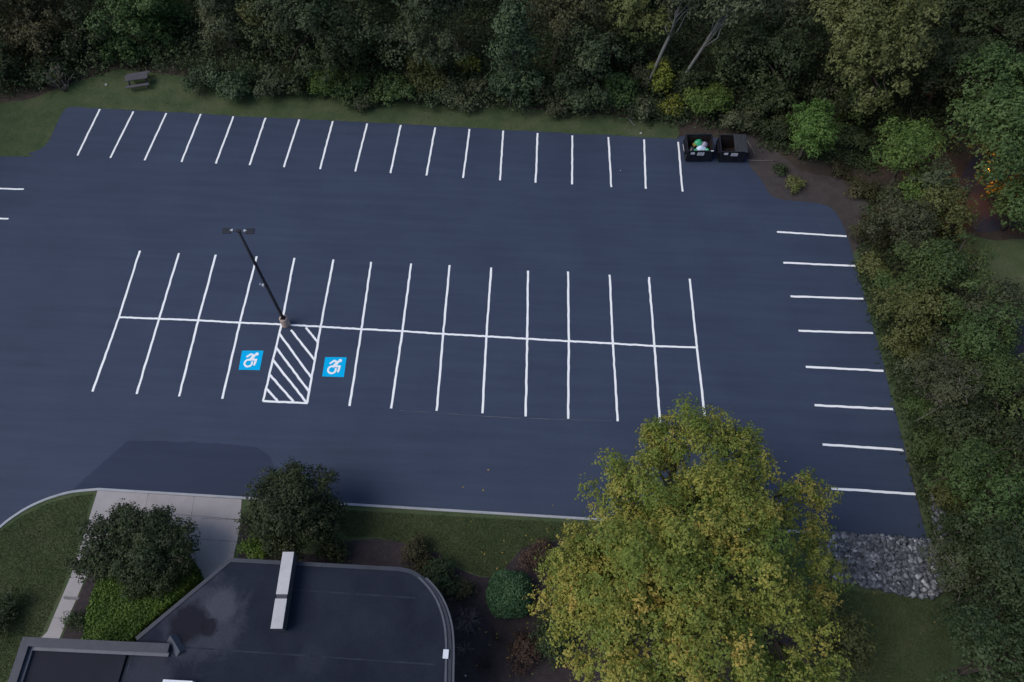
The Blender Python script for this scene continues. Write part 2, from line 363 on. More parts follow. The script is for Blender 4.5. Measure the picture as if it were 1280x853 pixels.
def tree(name, label, cat, base, zc, rx, rz, mat, kind='round', group=None, density=1.0, leaf=.27, cr=.95, lean=(0, 0), bark='bark', tr=None, nleaf=5, nl=9, seed=None, ry=None, boughs=None):
    COUNT[0] += 1; rng = np.random.default_rng(1000 + (seed if seed is not None else COUNT[0] * 7))
    area = rx * rx * .45 + rx * rz * .75
    leaf *= .82; ncl = max(14, int(5.6 * area * density / (cr * cr) * .8)); nsp = max(9, int(27 * cr * cr * (.27 / leaf) ** 1.7))
    cen, csz, P, N, t = crown_data(rng, rx, rz, ncl, cr, nsp, nleaf, leaf, kind, ry, None if boughs is None else boughs - np.array([lean[0], lean[1], zc, 0]))
    off = np.array([lean[0], lean[1], zc]); P = P + off; cen = cen + off
    k = P[:, 2] > .08; P, N, t = P[k], N[k], t[k]
    root = empty(name, (float(base[0]), float(base[1]), 0.0), 0, label, cat, group)
    me = leaves(rng, P, N, leaf, t, 'crown'); me.materials.append(LM[mat])
    link(bpy.data.objects.new('crown', me), root)
    tr = tr or max(.07, .035 * (zc + rz)); tb = MB()
    top = off + np.array([0, 0, rz * .45]); tp = limb_pts(rng, (0, 0, -.15), top, 8, .02); tb.tube(tp, np.linspace(tr, tr * .22, 8), 8)
    far = np.argsort(-np.linalg.norm((cen - off) * np.array([1, 1, .7]), axis=1)); far = far[:max(nl, len(far) // 3)]
    for j in rng.choice(far, min(nl, len(far)), replace=False):
        c = cen[j]; s0 = rng.uniform(.3, .92); i0 = s0 * 7; a = tp[int(i0)] + (tp[min(7, int(i0) + 1)] - tp[int(i0)]) * (i0 % 1)
        r0 = tr * (1 - .75 * s0) * .6; lp = limb_pts(rng, a, c, 5); tb.tube(lp, np.linspace(r0, r0 * .22, 5), 5)
        for q in range(2):
            e = c + rng.normal(size=3) * csz[j] * .7; tb.tube(limb_pts(rng, lp[2 + q], e, 4), np.linspace(r0 * .4, .012, 4), 4)
    tb.build('trunk', M[bark], root, True)
    return root
def shrub(name, label, base, r, h, mat, group=None, cat='shrub', leaf=.24, density=1.0, seed=None, cr=None):
    COUNT[0] += 1; rng = np.random.default_rng(5000 + (seed if seed is not None else COUNT[0] * 11)); cr = cr or min(.62, .42 * r + .08)
    leaf *= .82; ncl = max(10, int(4.6 * density * (r * r + r * h) / (cr * cr) * .8)); nsp = max(7, int(24 * cr * cr * (.27 / leaf) ** 1.6))
    cen, csz, P, N, t = crown_data(rng, r, h * .62, ncl, cr, nsp, 5, leaf, 'dome'); off = np.array([0, 0, h * .36]); P = P + off; cen = cen + off
    P[:, 2] = np.where(P[:, 2] < .06, .06 + rng.random(len(P)) * .3, P[:, 2])
    root = empty(name, (float(base[0]), float(base[1]), 0.0), 0, label, cat, group)
    me = leaves(rng, P, N, leaf, t, 'foliage'); me.materials.append(LM[mat]); link(bpy.data.objects.new('foliage', me), root)
    sb = MB()
    for j in rng.choice(len(cen), min(9, len(cen)), replace=False):
        a = rng.normal(size=3) * .1; a[2] = -.05; sb.tube(limb_pts(rng, a, cen[j], 5), np.linspace(.04, .012, 5), 4)
    sb.build('stems', M['bark'], root, True)
    return root
def twigs(name, label, cat, base, r, h, n, mat, seed, rad=.018, flat_=.0, parent_label=None, group=None):
    """a leafless bush: many forked thin stems from one root"""
    rng = np.random.default_rng(seed); b = MB()
    for i in range(n):
        a = rng.uniform(0, 2 * math.pi); d = r * rng.uniform(.5, 1.05); e = np.array([math.cos(a) * d, math.sin(a) * d, h * rng.uniform(.35, 1.0) * (1 - flat_ * rng.random())])
        p = limb_pts(rng, (rng.normal() * .05, rng.normal() * .05, 0), e, 6, .05); b.tube(p, np.linspace(rad, rad * .35, 6), 4)
        for k in range(4):
            q = p[1 + k]; e2 = q + (e - q) * .5 + rng.normal(size=3) * r * .22; e2[2] = max(.03, e2[2]); b.tube(limb_pts(rng, q, e2, 4, .06), np.linspace(rad * .55, rad * .25, 4), 3)
    o = b.build(name, M[mat], None, True); o.location = (float(base[0]), float(base[1]), .02)
    return tag(o, label, cat, group)
def scatter(rng, poly, n):
    a = np.array(poly); lo, hi = a.min(0), a.max(0); P = rng.uniform(lo, hi, (int(n * 1.0), 2)); return P[inside(P, poly)]

# ================================================================ THE SETTING
def struct(mb, name, mat, **k): return tag(mb.build(name, mat, **k), None, None, None, 'structure')
Zl, Za, Zs = .012, .030, .100      # north lawns, asphalt, raised ground beside the building
struct(MB().sheet([(-260, -260), (260, -260), (260, 260), (-260, 260)], 0.0), 'ground', M['ground'])

north_edge = [G2(*p) for p in ((88, 134), (150, 137.5), (240, 142), (320, 147), (430, 152), (540, 157.5), (640, 163.5), (750, 169), (845, 174.5), (850, 171), (931, 174))]
ne_corner = smooth_line([G2(*p) for p in ((931, 174), (936, 205), (952, 226), (962, 243), (978, 250), (1018, 254), (1039, 261), (1052, 279), (1061, 301))], 5)
east_edge = [G2(*p) for p in ((1092, 410), (1117, 508), (1134, 577), (1157, 667), (1157.5, 673.5))]
kerb_e = G2(1157.5, 673.5); kerb_w = G2(125, 611)
def ragged_open(pts, step, amp, seed):
    out = []
    for i in range(len(pts) - 1):
        seg = ragged([pts[i], pts[i + 1]], step, amp, seed + i); out += seg[:len(seg) // 2]
    return out + [tuple(pts[-1])]
north_edge = ragged_open(north_edge[:9], .5, .045, 61) + north_edge[9:]
nw_corner = smooth_line([(-60, 13.4), G2(0, 196), G2(36, 192), G2(58, 181), G2(70, 158), G2(80, 139), G2(88, 134)], 5)
sw_curve = smooth_line([(-40, -32), (-29, -21), G2(-40, 698), G2(0, 659.5), G2(20.6, 643.5), G2(41, 631.5), G2(65, 621.5), G2(92, 614.3), G2(125, 611)], 6)
lot_poly = nw_corner[:-1] + north_edge[:-1] + ne_corner[:-1] + [ne_corner[-1]] + east_edge[:-1] + [kerb_e, kerb_w] + sw_curve[::-1][1:] + [(-60, -30)]
lot = empty('parking_lot', (0, 0, 0), 0, None, None, None, 'structure')
east_edge = ragged_open(east_edge, .5, .04, 91)
lot_poly = nw_corner[:-1] + north_edge[:-1] + ne_corner + east_edge[:-1] + [kerb_e, kerb_w] + sw_curve[::-1][1:] + [(-60, -30)]
mb = MB().sheet(lot_poly, Za); n_top = len(mb.v)
for i in range(n_top):           # the paving's own edge
    a, b = mb.v[i], mb.v[(i + 1) % n_top]; mb.add([a, (a[0], a[1], -.02), (b[0], b[1], -.02), b], [(0, 1, 2, 3)])
mb.build('asphalt', M['asphalt'], lot)
old = ragged([G2(*p) for p in ((160, 551), (240, 552.5), (322, 559), (336, 570), (346, 590), (338, 612), (322, 624.5), (240, 619), (126, 612.5), (92, 612.5), (108, 597))], .5, .05, 3)
MB().sheet(old, Za + .004).build('worn_patch', M['asphalt_worn'], lot, label='unsealed darker asphalt patch before the concrete walk')

def line_mesh(a, b, w=.14, seed=0):
    rg = random.Random(seed); a, b = np.array(a), np.array(b); L = np.linalg.norm(b - a); t = (b - a) / L; n = np.array([-t[1], t[0]]); k = 14; wob = [rg.uniform(-.012, .012) for _ in range(k + 1)]
    vs = []
    for i in range(k + 1):
        p = a + (b - a) * i / k + n * (wob[i] * 1.2); h = w / 2 + rg.uniform(-.006, .006); vs += [p + n * h, p - n * h]
    return [tuple(v) for v in vs], [(2 * i, 2 * i + 1, 2 * i + 3, 2 * i + 2) for i in range(k)]
def mark(name, a, b, z, w=.14, seed=0, mb=None, label=None):
    v, f = line_mesh(a, b, w, seed); m = mb or MB(); m.add([(x, y, z) for x, y in v], f)
    return m if mb else m.build(name, M['paint'], lot, label=label)
T = [(175, 314), (224, 317), (270, 319), (321, 321), (368, 323), (417, 325), (464, 328), (514, 330), (562, 332), (614, 335), (660, 339), (710, 340), (762, 344), (811, 347), (862, 349)]
Cc = [(149, 397), (199, 399), (248, 401), (300, 404), (352, 406), (401, 409), (452, 412), (503, 414.5), (554, 418), (608, 421), (659, 424), (711, 427), (766, 430), (818, 433), (871, 435)]
Bt = [(116, 490), (171, 493), (224, 496), (278, 499), (329, 502), (384, 504), (437, 508), (489, 511), (546, 514), (603, 517), (657, 521), (710, 524), (772, 527), (825, 530), (882, 532)]
TR = [((125, 137), (97, 195)), ((167, 140), (138, 198)), ((208, 142), (181, 201)), ((251, 143), (227, 203)), ((292, 146), (270, 205)), ((332, 148), (312, 207)), ((374, 150), (355, 209.5)), ((416, 152), (400, 212)), ((459, 155), (444, 215)), ((501, 157), (488, 217)), ((544, 160), (533, 220)), ((587, 162), (579, 223)), ((629, 164), (625, 226)), ((672, 167), (669.5, 229)), ((715.5, 170), (715, 231)), ((760.5, 172), (764, 234.5)), ((805, 175), (807, 236.5)), ((847.5, 178), (853, 240))]
RR = [((971, 290.5), (1058, 296)), ((979, 329), (1069, 333)), ((988, 371), (1079, 374)), ((998, 414), (1091, 417)), ((1007, 459), (1104, 464)), ((1018, 507), (1116, 512)), ((1028, 556), (1129, 563)), ((1039, 611), (1145, 618))]
sd = 1
for a, c, b in zip(T, Cc, Bt):
    sd += 1; m = MB(); mark('', G2(*a), G2(*c), Za + .006, seed=sd, mb=m); mark('', G2(*c), G2(*b), Za + .006, seed=sd + 50, mb=m)
    m.build('stall_line', M['paint'], lot)
for a, b in TR: sd += 1; mark('stall_line', G2(*a), G2(*b), Za + .006, seed=sd)
for a, b in RR: sd += 1; mark('stall_line', G2(*a), G2(*b), Za + .006, .15, seed=sd)
for (x, y) in ((30, 237.2), (11, 274)):
    p = G2(x, y); mark('stall_line', p, (p[0] - 5.4, p[1] - .1), Za + .006, seed=sd + int(x))
m = MB()
for i in range(14): mark('', G2(*Cc[i]), G2(*Cc[i + 1]), Za + .010, seed=200 + i, mb=m)
m.build('centre_line', M['paint'], lot, label='long white line dividing the two middle rows of stalls')
m = MB()
HA = [((349, 417), (389, 472)), ((344.6, 434), (386, 489.5)), ((341, 450), (383, 503)), ((336.5, 468), (367, 502.5)), ((333, 486), (347.5, 502)), ((364, 413), (393.5, 451)), ((382.5, 410), (398, 429))]
for i, (a, b) in enumerate(HA): mark('', G2(*a), G2(*b), Za + .012 + .0007 * i, seed=300 + i, mb=m)
mark('', G2(329, 502), G2(385, 504.5), Za + .018, seed=320, mb=m)
m.build('hatch_marking', M['paint'], lot, label='white diagonal stripes of the access aisle')

# accessible-parking symbol: blue panel and white wheelchair figure
def panel(corners, label):
    tl, tr_, bl, br = (np.array(G2(*c)) for c in corners)
    def at(u, v): return tl * (1 - u) * v + tr_ * u * v + bl * (1 - u) * (1 - v) + br * u * (1 - v)
    n = 8; vs = []; fs = []
    for i in range(n + 1):
        for j in range(n + 1): vs.append((*at(i / n, j / n), Za + .006))
    for i in range(n):
        for j in range(n): fs.append((i * (n + 1) + j, (i + 1) * (n + 1) + j, (i + 1) * (n + 1) + j + 1, i * (n + 1) + j + 1))
    pn = MB().add(vs, fs).build('accessible_sign', M['blue'], lot, label=label)
    s = MB(); zz = [Za + .010]
    def poly(pts): zz[0] += .0006; s.add([(*at(u, v), zz[0]) for u, v in pts], [list(range(len(pts)))])
    def disc(cx, cy, r, k=20): poly([(cx + r * math.cos(2 * math.pi * i / k), cy + r * math.sin(2 * math.pi * i / k)) for i in range(k)])
    def stroke(pts, w):
        for (a, b), (c, d) in zip(pts, pts[1:]):
            L = math.hypot(c - a, d - b); nx, ny = -(d - b) / L * w / 2, (c - a) / L * w / 2
            poly([(a + nx, b + ny), (a - nx, b - ny), (c - nx, d - ny), (c + nx, d + ny)])
        for a, b in pts: disc(a, b, w / 2, 12)
    disc(.725, .82, .085)
    stroke([(.29, .685), (.45, .815), (.60, .745)], .095)
    stroke([(.61, .735), (.49, .545)], .15)
    stroke([(.50, .535), (.745, .525), (.70, .27)], .105)
    zz[0] += .0006; k = 36
    ring = []
    for i in range(k):
        a = R(60) + R(330) * i / (k - 1)
        for r in (.225, .13): ring.append((*at(.405 + r * math.cos(a), .345 + r * math.sin(a)), zz[0]))
    s.add(ring, [(2 * i, 2 * i + 1, 2 * i + 3, 2 * i + 2) for i in range(k - 1)])
    s.build('wheelchair_symbol', M['paint'], pn)
panel(((302.8, 438.9), (329.5, 438.9), (298.5, 462.7), (324.8, 463.2)), 'blue accessible parking panel on the picnic-table side of the hatched aisle')
panel(((406.7, 446.9), (433.4, 447.1), (402.9, 471), (429.9, 472)), 'blue accessible parking panel on the dumpster side of the hatched aisle')
# a thin pale seam and a few scuffs on the paving
m = MB(); mark('', G2(500, 513.5), G2(640, 523), Za + .004, .014, 400, m); mark('', G2(640, 523), G2(765, 526.5), Za + .0045, .014, 401, m)
m.build('paving_seam', M['joint'], lot)

# raised ground south of the lot: lawn slab, kerb, walk, mulch
kl = np.array(kerb_w); kr = np.array(kerb_e)
south = sw_curve + [tuple(kl + (kr - kl) * i / 12) for i in range(1, 13)]
k_off = []
L = np.array(south); tt = np.gradient(L, axis=0); tt /= np.linalg.norm(tt, axis=1)[:, None]; nn = np.stack([tt[:, 1], -tt[:, 0]], 1)
kerb_c = L + nn * .075; lawn_e = L + nn * .15
k_end = int(np.argmin(np.abs(L[:, 0] - G2(1042, 668)[0]))) + 1
struct(MB().prism([tuple(p) for p in lawn_e[:-1]] + [(31.2, -12.4), (32.4, -13.8), (33.1, -16), (33.0, -18), (33.4, -60), (-60, -60), (-60, -40)], -.05, Zs), 'lawn', M['lawn'])
mb = MB().strip([tuple(p) for p in kerb_c[:k_end]], .15, -.02, .155)
struct(mb, 'kerb', M['kerb'], bevel=.015)
wk = [G2(*p, Zs) for p in ((122, 613.5), (302, 624.5), (300, 660), (291, 700), (272, 725), (235, 760), (228, 745), (250, 722), (246, 705), (215, 668), (150, 650), (110, 715), (75, 797), (40, 853), (10, 853), (52, 797), (59, 790), (88, 722), (108, 660))]
walk = struct(MB().prism(wk, 0, Zs + .012), 'path', M['concrete'])
wk_front = [tuple(p) for p in kerb_c if G2(122, 612)[0] < p[0] < G2(302, 624)[0]]
m = MB()
for (a, b) in (((186, 617), (176, 660)), ((243, 621), (236, 668)), ((252, 648.5), (301, 650)), ((242, 674), (296, 677)), ((180, 640), (302, 649.9))): mark('', G2(*a, Zs), G2(*b, Zs), Zs + .0165, .03, 420, m)
for (a, b) in (((88, 722), (110, 722)), ((76, 747), (100, 748.5)), ((66, 772), (88, 775))): mark('', G2(*a, Zs), G2(*b, Zs), Zs + .0165, .03, 430, m)
jn = m.build('slab_joint', M['joint'], walk)
m = MB(); mark('', G2(80, 747.5, Zs), G2(98, 748.5, Zs), Zs + .019, .16, 431, m); m.build('dark_band', M['joint'], walk)  # broad darker band across the narrow walk
mulch = ragged([G2(*p, Zs) for p in ((300, 640), (318, 668), (330, 690), (410, 694), (432, 676), (470, 672), (510, 681), (548, 693), (575, 712), (600, 722), (622, 722), (640, 700), (652, 686), (690, 676), (760, 660), (880, 668), (960, 690), (990, 740), (1000, 800), (960, 880), (700, 1010), (480, 1000), (200, 900), (320, 760), (296, 704))], .5, .08, 8)
struct(MB().sheet(mulch, Zs + .006), 'planting_bed', M['mulch'])
bed2 = ragged([G2(*p, Zs) for p in ((77, 799), (92, 760), (112, 716), (151, 652), (214, 669), (245, 706), (249, 722), (228, 746), (234, 760), (170, 800))], .4, .03, 9)
struct(MB().sheet(bed2, Zs + .006), 'hedge_bed', M['mulch'])
# north lawn strip, dirt, clearing, driveway, side road
nl_poly = [(-62, 12.5)] + nw_corner[:-1] + north_edge[:-2] + [G2(*p) for p in ((850, 168), (846, 155), (760, 144), (640, 134), (520, 128), (420, 120), (330, 110), (250, 98), (150, 86), (90, 104), (40, 124), (0, 130))] + [(-62, 22)]
grow = []
struct(MB().sheet(ragged(nl_poly, .6, .05, 11), Zl), 'lawn_verge', M['lawn'])
dirt = ragged([G2(*p) for p in ((932, 168), (960, 180), (1000, 215), (1050, 222), (1085, 240), (1092, 275), (1078, 300), (1068, 330), (1056, 300), (1040, 270), (1010, 262), (960, 258), (940, 235), (925, 200))], .5, .12, 12)
struct(MB().sheet(dirt, Zl), 'bare_soil', M['dirt'])
struct(MB().sheet(ragged([G2(*p) for p in ((1062, 320), (1090, 300), (1120, 420), (1145, 520), (1170, 620), (1185, 690), (1157, 690), (1150, 640), (1105, 470), (1085, 400))], .5, .15, 13), Zl + .004), 'verge', M['lawn'])
struct(MB().sheet(ragged([G2(*p) for p in ((1190, 285), (1230, 300), (1300, 300), (1400, 330), (1400, 520), (1240, 480), (1215, 400))], .6, .15, 14), Zl + .008), 'clearing', M['lawn'])
drv = smooth_line([G2(*p) for p in ((1196, 246), (1215, 200), (1260, 195), (1330, 215), (1340, 265), (1262, 285), (1218, 288))], 6, True)
struct(MB().sheet(drv, Zl + .012), 'driveway', M['asphalt_road'])
rd = smooth_line([G2(*p) for p in ((1257, 418), (1266, 404), (1290, 400), (1420, 410), (1430, 520), (1320, 500), (1274, 462), (1261, 446))], 6, True)
struct(MB().sheet(rd, Zl + .016), 'road', M['asphalt_road'])
shade_lawn = ragged([G2(*p, 0) for p in ((1040, 738), (1110, 742), (1170, 752), (1215, 780), (1230, 860), (1040, 880), (1000, 800))], .5, .1, 15)
struct(MB().sheet([(31.0, -60), (60, -60), (60, -13.2), (31.0, -12.3)], .004), 'woodland_floor', M['ground'])

# ================================================================ STUFF nobody could count
def lawn_blades(polys, n, seed, name, h=(.025, .07)):
    rng = np.random.default_rng(seed); PP = []; ZZ = []
    for poly, z, k in polys:
        p = scatter(rng, poly, k); PP.append(p); ZZ.append(np.full(len(p), z))
    P = np.concatenate(PP); Z = np.concatenate(ZZ); n = len(P)
    a = rng.uniform(0, 2 * math.pi, n); w = rng.uniform(.010, .024, n); hh = rng.uniform(*h, n)
    d = np.stack([np.cos(a), np.sin(a)], 1) * w[:, None]; ln = rng.normal(size=(n, 2)) * .03
    V = np.zeros((n, 3, 3)); V[:, 0, :2] = P - d; V[:, 1, :2] = P + d; V[:, 2, :2] = P + ln; V[:, :2, 2] = Z[:, None] - .005; V[:, 2, 2] = Z + hh
    me = np_mesh(name, V.reshape(-1, 3), np.arange(3 * n).reshape(-1, 3), np.clip(rng.random(n) * .5 + .22 + .16 * np.sin(P[:, 0] * .9 + P[:, 1] * .4) * np.cos(P[:, 1] * 1.1 - P[:, 0] * .3) + .16 * np.sin(P[:, 0] * 2.7 - P[:, 1] * 1.9) * np.sin(P[:, 1] * 2.3 + 1) + .1 * np.sin(P[:, 0] * .31 + 2) , 0, 1)); me.materials.append(LM['grass'])
    return tag(link(bpy.data.objects.new(name, me)), None, None, None, 'stuff')
walk_np = wk
rngm = np.random.default_rng(77)
lawn_a = [G2(*p, Zs) for p in ((0, 664), (30, 644), (62, 629), (95, 620), (116, 618), (104, 662), (84, 722), (50, 797), (6, 853), (-60, 853), (-60, 720))]
lawn_b = [G2(*p, Zs) for p in ((400, 636), (700, 653), (860, 662), (760, 662), (690, 676), (648, 688), (622, 722), (600, 720), (575, 710), (548, 692), (510, 680), (470, 671), (435, 672))]
lawn_c = [G2(*p, Zs) for p in ((1030, 735), (1100, 742), (1166, 752), (1190, 790), (1186, 860), (1000, 870))]
lawn_d = [(x, y) for x, y in nl_poly]
lawn_blades([(lawn_a, Zs, 60000), (lawn_b, Zs, 90000), (lawn_c, Zs, 50000), (lawn_d, Zl, 50000)], 0, 21, 'grass')

def undergrowth(polys, seed):
    """low tangle of leaves and saplings on the wood floor"""
    rng = np.random.default_rng(seed); Ps = []; Ts = []
    for poly, dens, hmax in polys:
        c = scatter(rng, poly, dens); h = rng.uniform(.1, hmax, len(c)) * rng.random(len(c)) ** .5; hue = rng.random(len(c))
        k = 16; idx = np.repeat(np.arange(len(c)), k); p = np.zeros((len(idx), 3)); s = .25 + h[idx] * .35
        p[:, :2] = c[idx] + rng.normal(size=(len(idx), 2)) * s[:, None]; p[:, 2] = np.abs(h[idx] * (.55 + .45 * rng.random(len(idx))) - .12 * rng.random(len(idx))) + .03
        Ps.append(p); Ts.append(hue[idx] * .6 + rng.random(len(idx)) * .4)
    P = np.concatenate(Ps); t = np.concatenate(Ts); N = rng.normal(size=P.shape) * .6 + np.array([0, -.1, 1.0])
    me = leaves(rng, P, N, .22, t, 'undergrowth'); me.materials.append(LM['dark'])
    return tag(link(bpy.data.objects.new('undergrowth', me)), None, None, None, 'stuff')
def woodland(spots, seed, name, mat):
    rng = np.random.default_rng(seed); PP = []; NN = []; TT = []
    for x, y, r, h in spots:
        cen, cs, P, N, t = crown_data(rng, r, h * .5, 60, 1.5, 12, 4, .55, 'round'); PP.append(P * 1.0 + np.array([x, y, h * .55])); NN.append(N); TT.append(t)
    me = leaves(rng, np.concatenate(PP), np.concatenate(NN), .6, np.concatenate(TT), name); me.materials.append(LM[mat])
    return tag(link(bpy.data.objects.new(name, me)), None, None, None, 'stuff')
rw = np.random.default_rng(8)
woodland([(x + rw.uniform(-1.5, 1.5), y + rw.uniform(-1.5, 1.5), rw.uniform(3.2, 4.6), rw.uniform(11, 16)) for x in range(-60, 70, 6) for y in (35, 42)] + [(x + rw.uniform(-1, 1), y + rw.uniform(-1, 1), rw.uniform(3, 4.4), rw.uniform(9, 14)) for x in (-54, -48) for y in range(2, 34, 6)] + [(x + rw.uniform(-1, 1), y + rw.uniform(-1, 1), rw.uniform(3, 4.4), rw.uniform(9, 14)) for x in (54, 61) for y in range(-36, 34, 6)], 9, 'woodland', 'dark')
wood_n = [G2(*p) for p in ((0, 122), (70, 108), (150, 84), (226, 94), (330, 112), (420, 122), (520, 130), (640, 136), (760, 146), (850, 158), (935, 165), (960, 150), (1040, 150), (1090, 170), (1150, 190), (1200, 190), (1230, 120), (1290, 100), (1290, -40), (0, -30), (-60, 60))]
wood_e = [G2(*p) for p in ((1098, 300), (1120, 270), (1190, 290), (1215, 400), (1250, 480), (1330, 520), (1330, 853), (1210, 853), (1190, 700), (1160, 600), (1135, 500), (1118, 400))]
verge_e = [G2(*p) for p in ((1072, 335), (1098, 300), (1118, 400), (1135, 500), (1160, 600), (1185, 690), (1166, 680), (1140, 560), (1112, 450))]
undergrowth([(wood_n, 17000, 2.3), (wood_e, 4200, .9), (verge_e, 700, .3), ([G2(*p) for p in ((944, 168), (1000, 150), (1092, 150), (1094, 215), (1040, 205), (1000, 196), (960, 186))], 620, .7), ([G2(*p) for p in ((1086, 240), (1110, 230), (1100, 300), (1082, 330), (1076, 300))], 160, .5)], 5)

rl = np.random.default_rng(64)
pl_ = np.concatenate([np.stack([rl.normal(mbx_ := 16.4, 5.5, 700), rl.normal(-15.6, 3.6, 700)], 1)])
zl_ = np.where(pl_[:, 1] < -12.35, Zs + .03, Za + .012); kk = (pl_[:, 1] < -12.35) | (rl.random(700) < .2)
mf = leaves(rl, np.concatenate([pl_, zl_[:, None]], 1)[kk], (rl.normal(size=(700, 3)) * .12 + np.array([0, 0, 1]))[kk], .13, rl.random(700)[kk] * .5 + .5, 'fallen_leaves'); mf.materials.append(LM['maple'])
tag(link(bpy.data.objects.new('fallen_leaves', mf)), None, None, None, 'stuff')
def stones(poly, n, seed, size=(.10, .26)):
    """angular broken stones heaped on the poly"""
    rng = np.random.default_rng(seed); P = scatter(rng, poly, n); V = []; F = []; t = []
    base = np.array([(-1, -1, -1), (1, -1, -1), (1, 1, -1), (-1, 1, -1), (-1, -1, 1), (1, -1, 1), (1, 1, 1), (-1, 1, 1)], float)
    fq = [(0, 3, 2, 1), (4, 5, 6, 7), (0, 1, 5, 4), (1, 2, 6, 5), (2, 3, 7, 6), (3, 0, 4, 7)]
    for i, p in enumerate(P):
        s = rng.uniform(*size) * np.array([1, rng.uniform(.6, 1), rng.uniform(.45, .8)]); q = base * s * .5 * (1 + rng.normal(size=(8, 3)) * .2); q[4:, :2] *= .7
        q = q @ (_rz(rng.uniform(0, 6.3)) @ _rx(rng.normal() * .4)).T; z = s[2] * .3 + rng.uniform(0, .22); V.append(q + np.array([p[0], p[1], z])); F += [[8 * i + j for j in f] for f in fq]; t += [float(np.clip(rng.beta(1.3, 2.3), 0, 1))] * 6
    return np_mesh('riprap_gravel', np.concatenate(V), np.array(F), t)
rip = [G2(*p) for p in ((1030, 667), (1090, 671), (1158, 677), (1170, 692), (1180, 735), (1162, 749), (1110, 740), (1045, 726), (1010, 706))]
struct(MB().sheet(rip, .108), 'gravel_bed', flat('dark_grit', (.02, .02, .026), .9))  # near-black sheet that shows between the stones
me = stones(rip, 3800, 31, (.13, .32)); V = np.zeros(len(me.vertices) * 3, np.float32); me.vertices.foreach_get('co', V); V[2::3] += .08; me.vertices.foreach_set('co', V); me.materials.append(M['stone'])
tag(link(bpy.data.objects.new('riprap_gravel', me)), None, None, None, 'stuff')
me = stones([G2(*p) for p in ((1160, 606), (1172, 622), (1190, 676), (1178, 684), (1166, 650))], 240, 33, (.12, .3)); me.materials.append(M['stone'])
tag(link(bpy.data.objects.new('stone_trickle', me)), None, None, None, 'stuff')

# ================================================================ LAMP POST in the middle of the lot
bx, by = G2(358, 406)
lp = empty('lamp_post', (bx, by, Za), 0, 'tall dark lamp post on a round concrete base beside the hatched aisle', 'lamp post')
hb = .80; m = MB(); m.tube([(0, 0, -.02), (0, 0, .06), (0, 0, hb - .04), (0, 0, hb)], [.30, .29, .27, .25], 24); m.build('concrete_base', M['base_concrete'], lp, True, .0)
m = MB(); m.box((0, 0, hb + .02), (.30, .30, .04))
for sx in (-1, 1):
    for sy in (-1, 1): m.tube([(sx * .11, sy * .11, hb + .03), (sx * .11, sy * .11, hb + .09)], [.018, .018], 6)
m.build('base_plate', M['bronze'], lp)
top = W(302, 289, by); ht = float(top[2]) - Za; tx = float(top[0]) - bx
m = MB(); m.tube([(0, 0, hb + .035), (0, 0, (hb + ht) / 2), (0, 0, ht)], [.10, .092, .082], 12); m.build('pole', M['bronze'], lp, True)
m = MB(); m.tube([(-.34, 0, ht - .05), (.34, 0, ht - .05)], [.04, .04], 8); m.box((0, 0, ht + .01), (.2, .2, .05)); m.build('crossarm', M['bronze'], lp)
for s in (-1, 1):
    h = empty('lamp_head', (s * .33, 0, ht - .02), R(4)); h.parent = lp; tag(h)
    m = MB(); m.box((s * .30, 0, .02), (.50, .36, .07)); m.build('housing', M['bronze'], h, bevel=.015)
    m = MB(); m.box((s * .30, 0, -.02), (.42, .28, .012)); m.build('lens', M['grey_metal'], h)
    m = MB(); m.box((s * .02, 0, .045), (.10, .13, .08)); m.box((s * .10, 0, .06), (.06, .05, .03)); m.build('bracket', M['grey_metal'], h)
zq = ht * .46
m = MB(); m.tube([(0, 0, zq - .05), (0, 0, zq + .05)], [.108, .108], 12); m.tube([(-.09, 0, zq), (-.34, 0, zq + .06)], [.02, .02], 6)
m.build('clamp', M['bronze'], lp)
m = MB(); m.box((-.20, 0, zq + .03), (.13, .12, .16)); m.box((-.38, .02, zq + .10), (.08, .06, .18), 0, 0, .4); m.build('pole_sensor', M['grey_metal'], lp)

